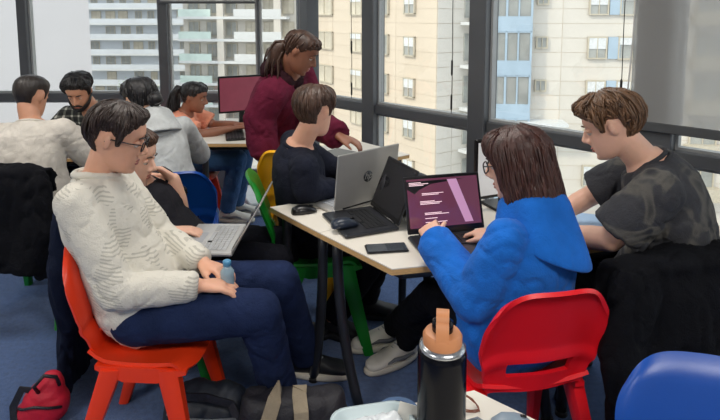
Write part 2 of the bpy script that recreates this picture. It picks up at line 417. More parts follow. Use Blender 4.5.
# warm beige apartment block, long side receding to the left
r1 = empty('apartment_building', (-4.9, 53, GZ), math.atan2(-15, 10.1), 'warm beige panelled apartment block seen through the middle windows', 'building')
MB().box((9.05, 2.2, 15), (18.1, 4.4, 30)).build('wall', M_joint, r1)
cladding(r1, 18.1, 3, 27, M_beige)
FL = [GZ * -1 - 0.66 + 3 * k for k in range(-3, 3)]
for z in FL:
    window(r1, 15.3, z, 1.15, 1.35, 0.5); window(r1, 12.3, z, 0.9, 1.5); window(r1, 8.4, z, 1.6, 1.5, 0.3, M_winw); window(r1, 3.3, z, 2.6, 1.5, 0.0, M_winw)
me = MB().box((0, 0, 0), (0.06, 1.41, 0.96)).mesh('facade_panel', M_cream)
for k in range(24):
    for i in range(3): inst('facade_panel', me, r1, (18.11, 0.75 + i * 1.45, 3.5 + k))
for z in FL:
    wz = inst('window', MB().box((0, 0, 0), (0.1, 1.3, 1.9)).mesh('window', M_win), r1, (18.2, 3.1, z))
    b = MB().box((18.9, 3.2, z - 1.35), (1.5, 2.2, 0.22)).build('balcony_slab', M_shut, r1)

# cream block with a pale blue glazed bay
r2 = empty('apartment_building', (9.3, 39.2, GZ), R(-6), 'cream apartment block with pale blue glazed bay seen through the right windows', 'building')
MB().box((14, 5.0, 15), (28, 10, 30)).build('wall', M_joint, r2)
cladding(r2, 28, 3, 27, M_cream)
for z in FL:
    window(r2, 7.0, z, 1.2, 1.45, 0.55); window(r2, 9.3, z, 1.8, 1.5, 0.35)
    MB().box((8.1, -0.15, z), (0.8, 0.08, 1.5)).build('blue_panel', M_bluebay, r2)
    window(r2, 3.3, z + 0.35, 0.7, 0.75)
    for x in (14.2, 17.6, 21): window(r2, x, z, 1.7, 1.9, 0.0)
    for x in (14.2, 17.6, 21): MB().box((x, -0.45, z - 1.0), (2.4, 0.7, 0.9)).build('balcony', M_wfr, r2)
    # bay
    MB().box((1.25, -0.6, z - 1.35), (2.4, 1.0, 1.0)).build('bay_spandrel', M_bluebay, r2)
    MB().box((1.25, -0.55, z + 0.4), (2.3, 0.9, 2.5)).build('bay_glazing', M_win, r2)
    for x in (0.1, 0.75, 2.4): MB().box((x, -1.03, z + 0.4), (0.14, 0.1, 2.5)).build('bay_post', M_bluebay, r2)
    MB().box((1.55, -1.03, z + 0.4), (0.10, 0.1, 2.5)).build('bay_post', M_bluebay, r2)
    MB().box((1.25, -1.03, z + 1.1), (2.3, 0.1, 0.10)).build('bay_rail', M_bluebay, r2)
MB().box((2.3, -0.9, FL[2] + 0.25 + 0.0 - 2.4), (5.2, 1.8, 0.22)).build('canopy', M_shut, r2)

# white block with deep balconies, mid distance
r3 = empty('apartment_building', (-24.5, 78, GZ - 2), R(-8), 'white block with deep balconies behind the small red monitor', 'building')
MB().box((8.5, 5, 16), (17, 10, 32)).build('wall', M_cream, r3)
for k in range(10):
    z = 1.2 + 3 * k
    MB().box((7.6, -0.9, z), (15.2, 1.8, 0.35)).build('balcony_slab', M_shut, r3)
    MB().box((2.4, -1.75, z + 0.65), (4.6, 0.08, 1.0)).build('glass_railing', M_railg, r3)
    MB().box((11.2, -1.75, z + 0.65), (6.5, 0.1, 1.0)).build('balcony_parapet', M_shut, r3)
    for x in (1.6, 4.2, 7.0, 9.8, 12.4, 15.0): window(r3, x, z + 1.5, 1.5, 1.9, 0.0, M_winw if x > 8 else None)
for x in (6.0, 13.9): MB().box((x, -1.5, 16), (0.9, 0.5, 32)).build('pier', M_cream, r3)

# far white block with long balcony bands
r4 = empty('apartment_building', (-60, 112, GZ - 6), R(-2), 'far white block with long horizontal balcony bands left of the mullion', 'building')
MB().box((16, 6, 20), (32, 12, 40)).build('wall', M_pale, r4)
rr = random.Random(4)
for k in range(13):
    z = 0.8 + 3 * k; st = rr.choice((0, 0.8, 1.6))
    MB().box((16 + st / 2, -0.8, z), (32 - st, 1.6, 0.3)).build('balcony_slab', M_shut, r4)
    MB().box((16 + st / 2, -1.55, z + 0.6), (32 - st, 0.1, 0.95)).build('balcony_parapet', M_pale, r4)
    for i in range(11):
        if rr.random() < 0.85: window(r4, 1.6 + i * 2.9 + rr.uniform(-.4, .4), z + 1.55, rr.choice((1.2, 1.8)), 1.9, 0.0, rr.choice((None, None, M_winw)))
# plain gable nearer at the far left
r5 = empty('apartment_building', (-44.7, 59.7, GZ), R(26), 'plain off-white gable wall filling the leftmost windows', 'building')
MB().box((7.2, 6, 15), (14.4, 12, 30)).build('wall', M_gable, r5)
MB().box((7.2, 6, 30.2), (14.8, 12.4, 0.4)).build('parapet', M_shut, r5)
window(r5, 1.0, 10.2, 1.4, 1.6, y=-0.05)

r6 = empty('apartment_building', (-75, 70, GZ), R(20), 'pale block with rows of windows beyond the left end of the room', 'building')
MB().box((10, 6, 12), (20, 12, 24)).build('wall', M_pale, r6)
for k in range(7):
    for i in range(6): window(r6, 2 + i * 3.2, 2 + 3 * k, 1.2, 1.9, 0.0, y=-0.05)
# a thin tree in front of the far block
tr = empty('tree', (-29.5, 72, GZ), 0, 'thin pale green tree in front of the far white block', 'tree')
rr = random.Random(9); tm = MB(); tm.tube([(0, 0, 0), (.1, 0, 3), (0, .1, 6), (.1, 0, 9)], [.2, .16, .12, .05], 8)
tips = []
for i in range(16):
    a = rr.uniform(0, 6.28); z = rr.uniform(3.5, 8.5); L = rr.uniform(1.2, 2.6) * (1 - (z - 3.5) / 9)
    e = (L * math.cos(a), L * math.sin(a), z + L * .6); tm.tube([(0, 0, z), ((e[0]) * .5, e[1] * .5, z + L * .4), e], [.06, .04, .015], 5); tips += [e, (e[0] * .6, e[1] * .6, z + L * .45)]
tm.build('trunk', mat('bark', srgb(120, 110, 96), 0.9), tr, True)
lm = MB()
for e in tips:
    for k in range(40):
        p = V(e) + V((rr.gauss(0, .45), rr.gauss(0, .45), rr.gauss(0, .4))); d = V((rr.gauss(0, 1), rr.gauss(0, 1), rr.gauss(0, 1))).normalized(); q = d.orthogonal().normalized(); s = .13
        lm.add([p - d * s, p + q * s * .5, p + d * s, p - q * s * .5], [(0, 1, 2, 3)])
tag(lm.build('foliage', mat('far_leaves', srgb(160, 176, 140), 0.8), tr), kind='stuff')
# ------------------------------------------------------------------ tables
M_top = mat('table_laminate', srgb(226, 220, 208), 0.35, var=0.03, scale=4)
M_ply = mat('ply_edge', srgb(206, 166, 112), 0.6, var=0.15, scale=60, stretch=(1, 1, 8))
M_tleg = mat('table_leg_metal', srgb(52, 54, 60), 0.35, metal=0.4)
TZ = 0.72
def table(poly, legs, label, loc, group=None):
    # poly: outline of the top in world metres; legs: [(x, y, foot_dx, foot_dy)]
    r = empty('table', (loc[0], loc[1], 0), 0, label, 'table', group)
    L = lambda p: (p[0] - loc[0], p[1] - loc[1])
    P = [L(p) for p in poly]
    MB().prism(P, TZ - 0.004, TZ).build('laminate_top', M_top, r)
    MB().prism(P, TZ - 0.024, TZ - 0.004).build('plywood_board', M_ply, r)
    c = V((sum(p[0] for p in P) / len(P), sum(p[1] for p in P) / len(P)))
    Q = [((V(p) - c) * 0.86 + c) for p in P]
    am = MB(); n = len(Q)
    for i in range(n): am.tube([(*Q[i], TZ - 0.045), (*Q[(i + 1) % n], TZ - 0.045)], 0.016, 8)
    am.build('under_frame', M_tleg, r, True)
    for (x, y, dx, dy) in legs:
        x, y = L((x, y)); pts = []
        for k in range(10):
            t = k / 9; b = t ** 2.2; pts.append((x + dx * b, y + dy * b, (TZ - 0.025) * (1 - t) + 0.012 * t))
        lg = MB().tube(pts, 0.021, 10).build('leg', M_tleg, r, True)
        MB().tube([(pts[-1][0], pts[-1][1], 0.0), (pts[-1][0], pts[-1][1], 0.02)], 0.024, 10).build('foot_cap', mat('rubber_black', srgb(24, 24, 26), 0.7), lg, True)
    return r
e1 = V((0.649, -0.761)); e2 = V((0.79, 0.613))     # along the near edge, across the table
c0 = V((-0.406, 2.444)); s0 = V((-0.159, 2.142)); k0 = V((0.109, 1.825))
def T(p): return (p.x, p.y)
table([T(c0), T(s0 - e1 * .003), T(s0 - e1 * .003 + e2 * .72), (0.30, 2.80)],
      [(*T(s0 - e1 * .05 + e2 * .05), -0.05, 0.07), (*T(c0 + e1 * .06 + e2 * .05), -0.06, 0.02), (*T(s0 - e1 * .07 + e2 * .66), .04, .05), (0.22, 2.74, 0, .06)],
      'white table with ply edge in front of the man in the dark sweater', T(s0 - e1 * .2 + e2 * .3))
table([T(s0), T(k0), (0.715, 1.955), (0.80, 2.45), T(s0 + e2 * .76)],
      [(*T(s0 + e1 * .045 + e2 * .05), 0.09, -0.06), (*T(k0 - e1 * .12 + e2 * .45), 0.02, -0.03), (0.68, 2.03, .05, .0), (*T(s0 + e1 * .06 + e2 * .68), 0, .06)],
      'white table with ply edge carrying the dark laptops and the phone', (0.35, 2.2))
table([(0.725, 1.965), (1.25, 2.12), (1.45, 2.52), (0.81, 2.45)],
      [(0.80, 2.04, .0, .03), (1.2, 2.16, .04, .02), (1.36, 2.46, .04, .02), (0.86, 2.4, 0, .03)],
      'white table under the paper beside the boy in the camouflage shirt', (1.05, 2.25))
b0 = V((-0.52, 3.42))
table([T(b0), T(b0 + e1 * .52), T(b0 + e1 * .52 + e2 * .62), T(b0 + e2 * .62)],
      [(*T(b0 + e1 * .05 + e2 * .06), -.04, .0), (*T(b0 + e1 * .46 + e2 * .06), .04, -.04), (*T(b0 + e1 * .46 + e2 * .55), .04, .0), (*T(b0 + e1 * .05 + e2 * .55), 0, .05)],
      'table by the window that the woman in the maroon jacket points at', T(b0 + e1 * .25 + e2 * .3))
table([(-1.12, 3.70), (-0.56, 3.70), (-0.62, 4.62), (-1.12, 4.62)],
      [(-1.06, 4.5, -.03, .03), (-0.66, 4.5, .03, .03), (-0.64, 3.76, .03, -.02), (-1.06, 3.76, -.0, -.02)],
      'desk holding the red monitor in front of the woman in peach', (-.85, 4.1))
table([(-2.75, 3.25), (-1.25, 3.35), (-1.25, 3.88), (-2.75, 3.78)],
      [(-2.65, 3.33, -.04, -.02), (-1.35, 3.42, .04, -.02), (-1.35, 3.8, .04, .03), (-2.65, 3.7, -.04, .03)],
      'table between the man in white and the man in the plaid shirt', (-2, 3.55))
table([(0.263, 1.205), (0.80, 0.75), (0.30, 0.30), (-0.32, 1.03)],
      [(0.24, 1.12, .03, .04), (0.72, 0.74, .05, .0), (0.29, 0.38, .0, -.05), (-0.22, 1.0, -.05, .02)],
      'white table in the foreground under the black bottle', (.25, .85))

# ------------------------------------------------------------------ moulded plastic chairs
def chair(loc, yaw, m, label, group='moulded plastic school chairs', scale=1.0, depth=1.0):
    # local +y forward; yaw = world direction the sitter faces, degrees
    r = empty('plastic_chair', (loc[0], loc[1], 0), R(yaw - 90), label, 'chair', group); r.scale = (scale, scale * depth, scale)
    def seat(u, v):
        x = (u - .5) * 2; y = -0.19 + 0.40 * v
        hw = 0.195 * (1 - 0.10 * (1 - v)); y -= 0.05 * abs(x) ** 4 * max(0, (v - .5) / .5) ** 2
        z = 0.425 + 0.018 * abs(x) ** 2.5 - 0.012 * math.sin(v * math.pi) - 0.035 * max(0, (v - .8) / .2) ** 2 + 0.03 * max(0, (.2 - v) / .2) ** 2
        return (x * hw, y, z)
    sm = MB().grid(seat, 16, 14, 0.012)
    for sx in (-1, 1):
        pts = [(sx * .165, -0.17, .412), (sx * .178, -.06, .395), (sx * .182, .07, .393), (sx * .178, .18, .400)]
        sm.rings([[V((p[0] + a * .016, p[1], p[2] + b * hh)) for a, b in ((-1, -1), (1, -1), (1, 1), (-1, 1))] for p, hh in zip(pts, (.008, .026, .026, .006))])
    autosmooth(sm.build('seat', m, r), 50)
    def back(u, v):
        x = (u - .5) * 2; z = 0.435 + (0.375 - 0.075 * abs(x) ** 4.5) * v
        hw = 0.160 + 0.040 * min(1, v * 2.0) - 0.030 * max(0, (v - .70) / .30) ** 2.5
        y = -0.185 - 0.055 * v - 0.05 * v * v
        e = max(abs(x) ** 6, max(0, (v - .86) / .14) ** 2, 0)
        y += 0.035 * x * x - 0.022 * min(1, e) - 0.012 * math.exp(-((v - .32) / .05) ** 2)
        return (-x * hw, y, z )
    hole = lambda u, v: not (abs(u - .5) < 0.31 and 0.15 < v < 0.30)
    bm_ = MB().grid(back, 24, 26, 0.013, hole)
    autosmooth(bm_.build('backrest', m, r), 50)
    for (sx, sy) in ((-1, 1), (1, 1), (-1, -1), (1, -1)):
        p0 = V((sx * .172, .105 if sy > 0 else -.105, .41)); p1 = V((sx * .215, .205 if sy > 0 else -.265, 0.0))
        rs = []
        for k in range(6):
            t = k / 5; c = p0.lerp(p1, t); a = .027 - .009 * t; b = .040 - .018 * t
            rs.append([V((c.x + a * ca, c.y + b * cb, c.z)) for ca, cb in ((-1, -.6), (-.7, -1), (.7, -1), (1, -.6), (1, .6), (.7, 1), (-.7, 1), (-1, .6))])
        autosmooth(MB().rings(rs).build('leg', m, r), 40)
    return r
P_red = plastic('plastic_red', (236, 22, 34)); P_orange = plastic('plastic_orange', (240, 62, 24)); P_green = plastic('plastic_green', (24, 128, 42))
P_yellow = plastic('plastic_yellow', (246, 178, 14)); P_blue = plastic('plastic_blue', (14, 72, 160)); P_navy = plastic('plastic_dark', (24, 34, 56))

# ------------------------------------------------------------------ laptops
M_alu = mat('laptop_silver', srgb(196, 194, 190), 0.35, metal=0.5, var=0.03)
M_dark = mat('laptop_dark', srgb(44, 46, 52), 0.4, metal=0.3, var=0.04)
M_key = mat('key_black', srgb(30, 31, 34), 0.5); M_keyg = mat('key_grey', srgb(170, 172, 174), 0.5)
M_bezel = mat('bezel_black', srgb(16, 16, 18), 0.3)
def laptop(loc, yaw, open_deg, label, body, keym, lid, screen, W=0.345, D=0.235, lidm=None, tilt=(0, 0)):
    # local: user sits at -y looking +y, hinge at +y
    r = empty('laptop', loc, R(yaw - 90), label, 'laptop'); r.rotation_euler = (R(tilt[0]), R(tilt[1]), R(yaw - 90))
    MB().box((0, 0, 0.009), (W, D, 0.016), bevel=0.005).build('base', body, r)
    km = MB()
    for j in range(5):
        for i in range(14):
            if j == 0 and 3 <= i <= 8: continue
            km.box((-W / 2 + .03 + (i + .5) * (W - .06) / 14, -0.005 + j * 0.0195, 0.0182), ((W - .06) / 14 - .003, .0165, .0025))
    km.box((0, -0.005, 0.0182), ((W - .06) / 14 * 5.9, .0165, .0025))
    tag(km.build('keys', keym, r), kind='stuff')
    MB().box((0, -D / 2 + .045, 0.0172), (.105, .065, .0012)).build('touchpad', mat('touchpad_' + body.name, srgb(150, 152, 156) if body is M_alu else srgb(58, 60, 66), 0.3), r)
    MB().cone((-W * .36, D / 2 - .004, .018), .006, (W * .36, D / 2 - .004, .018), .006, 8, False, False).build('hinge', M_bezel, r, True)
    a = R(open_deg - 90)   # lean back from vertical
    lr = MB().box((0, 0.0, D / 2), (W, 0.007, D), bevel=0.003).build('lid', lidm or lid, r, loc=(0, D / 2 - .002, .02)); lr.rotation_euler = (-a, 0, 0)
    MB().box((0, -0.0042, D / 2), (W - .006, 0.0012, D - .006)).build('bezel', M_bezel, lr)
    MB().box((0, -0.0052, D / 2 + .004), (W - .022, 0.0012, D - .034)).build('screen', screen, lr)
    return r, lr
def screen_code():
    m = mat('screen_code', srgb(60, 30, 42), 0.12, var=0.0, coat=0.5); nt = m.node_tree; b = nt.nodes['Principled BSDF']
    b.inputs['Emission Color'].default_value = (*srgb(112, 62, 84), 1); b.inputs['Emission Strength'].default_value = 0.4; return m
M_code = screen_code()
M_scr_dark = mat('screen_dark', srgb(24, 24, 28), 0.15, var=0.05, coat=0.4)
M_scr_pale = mat('screen_pale', srgb(150, 160, 176), 0.2, emit=srgb(170, 180, 200), estr=0.5)
M_scr_red = mat('screen_red', srgb(110, 46, 60), 0.2, emit=srgb(112, 62, 72), estr=0.3)
# ------------------------------------------------------------------ people
HEAD = [(-.118, .072, .030, .020), (-.108, .086, .005, .036), (-.090, .092, -.025, .049), (-.070, .090, -.045, .057), (-.045, .090, -.066, .064), (-.015, .090, -.088, .070),
        (.015, .089, -.097, .074), (.045, .093, -.100, .076), (.070, .087, -.095, .073), (.092, .069, -.080, .062), (.106, .042, -.058, .045), (.114, .015, -.03, .022), (.116, .0, -.012, .008)]
def lerp_tab(z):
    T_ = HEAD
    if z <= T_[0][0]: return T_[0][1:]
    for a, b in zip(T_, T_[1:]):
        if z <= b[0]:
            t = (z - a[0]) / (b[0] - a[0]); return tuple(a[i] + (b[i] - a[i]) * t for i in (1, 2, 3))
    return T_[-1][1:]
def head_pt(phi, z, off=0.0, hang=None):
    # phi 0 = face, 90 = right side; hang: below this height the surface falls straight down
    zz = z if hang is None else max(z, hang)
    yf, yb, wd = lerp_tab(zz); yc = -0.005 if zz > -.02 else -0.005 + 0.03 * min(1, (-.02 - zz) / .08)
    if yb > yc: yc = (yf + yb) / 2
    c, s = math.cos(phi), math.sin(phi)
    c = math.copysign(abs(c) ** .9, c); s = math.copysign(abs(s) ** .9, s)
    p = V((wd * s, yc + ((yf - yc) if c > 0 else (yc - yb)) * c, z))
    if off:
        n = V((p.x * 1.3, p.y - yc, (z - 0.0) * .9 if z > .03 else 0.0)); n = n.normalized() if n.length > 1e-6 else V((0, 0, 1))
        p = p + n * off
    return p
def head_mesh(mb, M, nose=1.0):
    rs = []; nz = 38; seg = 36
    for k in range(nz + 1):
        z = -.118 + .234 * (0.5 - 0.5 * math.cos(math.pi * k / nz)); r = []
        for j in range(seg):
            ph = 2 * math.pi * j / seg; p = head_pt(ph, z)
            if p.y > .03:
                for sx in (-1, 1):
                    d = ((p.x - sx * .032) / .019) ** 2 + ((p.z - .006) / .015) ** 2; p.y -= .012 * math.exp(-d)
                    d = ((p.x - sx * .03) / .02) ** 2 + ((p.z - .033) / .009) ** 2; p.y += .004 * math.exp(-d)
                p.y -= .005 * math.exp(-((p.z + .088) / .008) ** 2 - (p.x / .03) ** 2)
            r.append(M @ p)
        rs.append(r)
    mb.rings(rs)
    n0, n1 = V((0, .086, .016)), V((0, .112, -.030))
    mb.cone(M @ n0, .008, M @ (n0.lerp(n1, .9) + V((0, .002 * nose, 0))), .0115, 10)
    for sx in (-1, 1): mb.ell(M @ V((sx * .011, .098, -.034)), .009, nu=8, nv=6)
    M3 = M.to_3x3()
    mb.ell(M @ V((0, .088, -.060)), (.022, .010, .0065), M3, 10, 8); mb.ell(M @ V((0, .087, -.073)), (.019, .010, .007), M3, 10, 8)
    mb.ell(M @ V((0, .078, -.102)), (.022, .016, .014), M3, 10, 8)
    for sx in (-1, 1):
        E3 = M3 @ Matrix.Rotation(R(-22 * sx), 3, 'Z') @ Matrix.Rotation(R(-12), 3, 'X')
        mb.ell(M @ V((sx * .078, -.012, -.004)), (.006, .0145, .027), E3, 10, 8)
        mb.ell(M @ V((sx * .081, -.017, .004)), (.006, .010, .021), E3, 10, 8)

def interp(tab, x):
    if x <= tab[0][0]: return tab[0][1]
    for a, b in zip(tab, tab[1:]):
        if x <= b[0]: t = (x - a[0]) / (b[0] - a[0]); t = t * t * (3 - 2 * t); return a[1] + (b[1] - a[1]) * t
    return tab[-1][1]

def hair_mesh(M, line, thick, tufts=160, tuft_len=.45, lift=.012, seed=1, hang=None, wid=.006, flow=0.0, over=.2, noise_amp=.006, flare=0.0, fringe=False, fl=.35):
    # line: [(deg from face, z of hairline)], thick: fn(deg, t) -> metres
    rr = random.Random(seed); mb = MB(); nph = 96; nt = 18
    def pt(ph, t, extra=0.0):
        d = abs(math.degrees((ph + math.pi) % (2 * math.pi) - math.pi)); zb = interp(line, d)
        z = .114 + (zb - .114) * (math.sin(t * math.pi / 2) if hang is None else t ** .8)
        o = (thick(d, t) + extra) * (1.0 if hang is not None else min(1.0, max(0.05, (1.03 - t) / .55)))
        if hang is not None and z < hang: o += flare * (hang - z)
        p = head_pt(ph, z, o, hang)
        return p
    outer = [[None] * nph for _ in range(nt + 1)]; inner = [[None] * nph for _ in range(nt + 1)]
    for k in range(nt + 1):
        t = k / nt
        for j in range(nph):
            ph = 2 * math.pi * j / nph
            q = V((math.cos(ph) * 4.2, math.sin(ph) * 4.2, t * 1.1 + seed)); e = noise.noise(q * 1.6) * noise_amp + noise.noise(q * 3.7) * noise_amp * .5
            outer[k][j] = M @ pt(ph, t, e); inner[k][j] = M @ pt(ph, t, -thick(0, .9) * .5 - .006)
    vs = [p for r in outer for p in r] + [p for r in inner for p in r]; B = (nt + 1) * nph; fs = []
    for k in range(nt):
        for j in range(nph):
            a, b = k * nph + j, k * nph + (j + 1) % nph
            fs.append((a, b, b + nph, a + nph)); fs.append((B + a + nph, B + b + nph, B + b, B + a))
    for j in range(nph):
        a, b = nt * nph + j, nt * nph + (j + 1) % nph; fs.append((a, b, B + b, B + a))
    fs.append(tuple(range(nph - 1, -1, -1)))
    mb.add(vs, fs)
    for i in range(tufts):
        ph = rr.uniform(0, 2 * math.pi); t0 = rr.uniform(.0, .92) ** .8; L = tuft_len * rr.uniform(.5, 1.2); w0 = wid * rr.uniform(.6, 1.4); dph = flow + rr.uniform(-.35, .35) * fl; lf = lift * rr.uniform(-.1, 1.0)
        pts = []
        for k in range(6):
            s = k / 5; t = min(t0 + L * s, 1.0 + over * .3 * (1 if fringe or hang is not None else 0))
            pts.append(M @ pt(ph + dph * s, t, .001 + lf * math.sin(s * math.pi * .75) + (rr.uniform(0, .004) if k == 5 else 0)))
        mb.tube(pts, [w0 * .4, w0, w0, w0 * .85, w0 * .5, w0 * .08], 5)
    return mb

def ik(a, b, l1, l2, hint):
    a, b = V(a), V(b); d = b - a; L = d.length
    if L > (l1 + l2) * .995: k = L / ((l1 + l2) * .995); l1 *= k; l2 *= k
    x = (l1 * l1 - l2 * l2 + L * L) / (2 * L); h = math.sqrt(max(0, l1 * l1 - x * x)); u = d / L
    hv = V(hint); hv = hv - u * hv.dot(u); hv = hv.normalized() if hv.length > 1e-6 else u.orthogonal().normalized()
    return a + u * x + hv * h

def hand_mesh(mb, w, h, n, side, curl=25, spread=5, k=1.0, thumb=35):
    # w wrist, h pointing direction, n palm normal, side +1 right / -1 left
    h = V(h).normalized(); n = V(n); n = (n - h * n.dot(h)).normalized(); ts = -(n.cross(h)) * side; w = V(w)   # ts: thumb side
    P = lambda x, y, z: w + ts * x * k + h * y * k + n * z * k
    rs = []
    for (y, hw, ht, zc) in ((-.005, .024, .018, 0), (.02, .030, .018, 0), (.05, .039, .016, 0), (.08, .041, .0135, 0), (.092, .038, .010, 0)):
        rs.append([P(hw * math.cos(a) + (.002), y, zc + ht * math.sin(a)) for a in [2 * math.pi * q / 14 for q in range(14)]])
    mb.rings(rs)
    for i, (bx, L) in enumerate(((.030, .072), (.010, .080), (-.011, .074), (-.030, .058))):
        a0 = R(curl * .7); d = (h * math.cos(a0) + n * math.sin(a0)); sp = R(spread * (1.2 - i)); d = (d * math.cos(sp) + ts * math.sin(sp)).normalized()
        ax = n.cross(h).normalized(); p = P(bx, .086, 0.002)
        ang = 0; pts = [p]; rr_ = [.0098]
        for s, fr in enumerate((.45, .30, .25)):
            q = Matrix.Rotation(-R(ang) * 1, 3, ax) @ d
            p = p + q * L * fr * k; pts.append(p); rr_.append((.0092, .0084, .0070)[s]); ang += curl * 1.1
        mb.chain(pts, [x * k for x in rr_], 8)
    ta = R(thumb); d = (h * math.cos(ta) + ts * math.sin(ta) + n * .25).normalized()
    p0 = P(.022, .018, .004); p1 = p0 + d * .040 * k; d2 = (d + h * .5 + n * .15).normalized(); p2 = p1 + d2 * .030 * k; p3 = p2 + (d2 + h * .3 + n * .25).normalized() * .024 * k
    mb.chain([p0, p1, p2, p3], [.016 * k, .0115 * k, .0100 * k, .0078 * k], 8)

M_eye = mat('eye_white', srgb(204, 196, 188), 0.2, var=0); M_iris = mat('eye_dark', srgb(34, 24, 20), 0.15, var=0)
M_glassf = mat('spectacle_frame', srgb(22, 22, 26), 0.3); M_lens = glass_mat('spectacle_lens', (0.96, 0.97, 0.98), 0.08)

def person(name, label, P, N, Hd, yaw, cyaw, head, arms, legs, skin, top, bottom, shoe, hair, voxel=.0065, k=1.0, hip_w=.09, sh_w=.175, bulge=.05, glasses=False, beard=None, lips=(170, 104, 94), brow=None, female=False, neck_r=.050, sh_s=.89, hk=None):
    P, N, Hd = V(P), V(N), V(Hd); org = V((P.x, P.y, 0)); root = empty(name, org, 0, label, 'person')
    fw = lambda a: V((math.cos(R(a)), math.sin(R(a)), 0)); rt = lambda a: V((math.sin(R(a)), -math.cos(R(a)), 0))
    Lc = lambda p: V(p) - org
    # --- spine
    mid = (P + N) / 2 - (fw(yaw) + fw(cyaw)) / 2 * bulge * 2
    def spine(s):
        t = s; return P * (1 - t) ** 2 + mid * 2 * t * (1 - t) + N * t * t
    def frame(s):
        e = .02; a = min(max(s, 0), 1); t = (spine(a + e) - spine(a - e)).normalized(); r_ = (rt(yaw) * (1 - a) + rt(cyaw) * a); r_ = (r_ - t * r_.dot(t)).normalized(); return t, r_, t.cross(r_)
    tb = [(-.20, .110, .085), (-.08, .150, .110), (.08, .158, .115), (.25, .142, .105), (.45, .140, .104), (.65, .155, .112), (.82, .155, .105), (.92, .118, .084), (1.0, .075, .066), (1.05, .058, .056)]
    if female: tb = [(s, a * (.93 if s > .2 else 1.0), b * .96) for s, a, b in tb]
    def torso(mb, off, s0=-.2, s1=1.05, loose=0.0, wob=0.0):
        rs = []; ss = [s for s, _, _ in tb if s0 < s < s1]; ss = [s0] + ss + [s1]
        for s in ss:
            a = b = None
            for (q0, q1) in zip(tb, tb[1:]):
                if q0[0] <= s <= q1[0]:
                    u = (s - q0[0]) / (q1[0] - q0[0]); a = q0[1] + (q1[1] - q0[1]) * u; b = q0[2] + (q1[2] - q0[2]) * u
            if a is None: a, b = tb[-1][1:]
            t, r_, f_ = frame(s); c = spine(min(max(s, 0), 1)) + t * (min(s, 0) + max(s - 1, 0)) * .5
            o = off + loose * math.exp(-((s - .2) / .28) ** 2)
            rs.append([Lc(c + r_ * ((a * k + o) * math.copysign(abs(math.cos(q)) ** .85, math.cos(q))) + f_ * ((b * k + o) * math.copysign(abs(math.sin(q)) ** .85, math.sin(q)))) for q in [2 * math.pi * i / 28 for i in range(28)]])
        mb.rings(rs)
    t1, r1_, f1_ = frame(sh_s); shc = spine(sh_s)
    J = {}
    for sd, sg in (('R', 1), ('L', -1)):
        a = arms[sd]; S = shc + r1_ * sg * sh_w * k + V(a.get('shift', (0, 0, 0))); W = V(a['w'])
        Eb = V(a['e']) if 'e' in a else ik(S, W, .285 * k, .255 * k, a.get('hint', (0, 0, -1)))
        J[sd + 'S'], J[sd + 'E'], J[sd + 'W'] = S, Eb, W
        g = legs.get(sd)
        Hp = P + rt(yaw) * sg * hip_w * k; A = V(g['a']); Kn = V(g['k']) if 'k' in g else ik(Hp, A, .43 * k, .42 * k, g.get('hint', V(fw(yaw)) + V((0, 0, .6))))
        J[sd + 'H'], J[sd + 'K'], J[sd + 'A'] = Hp, Kn, A
    # --- head frame
    hy, hp, hr_ = head
    M3 = Matrix.Rotation(R(hy - 90), 3, 'Z') @ Matrix.Rotation(R(-hp), 3, 'X') @ Matrix.Rotation(R(hr_), 3, 'Y')
    hk = hk or min(k, .98); HM = Matrix.Translation(Lc(Hd)) @ (M3 * hk).to_4x4()
    # --- body: one continuous surface
    b = MB(); torso(b, 0.0)
    nb = Lc(spine(.97)); b.cone(nb, (neck_r + .006) * k, HM @ V((0, -.022, -.055)), neck_r * k, 16)
    for sd, sg in (('R', 1), ('L', -1)):
        S, Eb, W = Lc(J[sd + 'S']), Lc(J[sd + 'E']), Lc(J[sd + 'W'])
        b.cone(Lc(shc + r1_ * sg * .06 * k + t1 * .02), .046 * k, S, .050 * k); b.cone(S, .052 * k, Eb, .039 * k)
        md = Eb.lerp(W, .3); b.cone(Eb, .039 * k, md, .040 * k); b.cone(md, .040 * k, W, .027 * k)
        hd = arms[sd].get('hand', {}); hdir = V(hd.get('dir', W - Eb)); hn = V(hd.get('n', (0, 0, -1)))
        hand_mesh(b, W, hdir, hn, sg, hd.get('curl', 25), hd.get('spread', 5), k * hd.get('k', 1.0), hd.get('thumb', 35))
        Hp, Kn, A = Lc(J[sd + 'H']), Lc(J[sd + 'K']), Lc(J[sd + 'A'])
        b.cone(Hp, .078 * k, Kn, .052 * k); md = Kn.lerp(A, .3); b.cone(Kn, .052 * k, md, .050 * k); b.cone(md, .050 * k, A, .034 * k)
    head_mesh(b, HM)
    me = remesh(b, voxel, 2, .45); body = link_mesh('body', me, skin, root)
    # --- face details
    for sx in (-1, 1):
        ey = MB(); ey.ell(HM @ V((sx * .031, .0752, .003)), .0105 * k, nu=12, nv=8)
        ey.mi = 1; ey.ell(HM @ V((sx * .031, .0815, .001)), (.0060 * k, .0045 * k, .0060 * k), M3, 10, 6); ey.build('eye', [M_eye, M_iris], root, True)
        MB().ell(HM @ V((sx * .031, .0755, .0085)), (.0150 * k, .0130 * k, .0095 * k), M3 @ Matrix.Rotation(R(18), 3, 'X'), 14, 10).build('eyelid', skin, root, True)
        if brow: MB().tube([HM @ V((sx * .014, .094, .028)), HM @ V((sx * .030, .094, .033)), HM @ V((sx * .046, .083, .029))], [.0028 * k, .0036 * k, .0018 * k], 6).build('eyebrow', brow, root, True)
    lp = MB(); lp.ell(HM @ V((0, .0925, -.0605)), (.020 * k, .007 * k, .0045 * k), M3, 12, 8); lp.ell(HM @ V((0, .0915, -.0715)), (.018 * k, .007 * k, .0055 * k), M3, 12, 8)
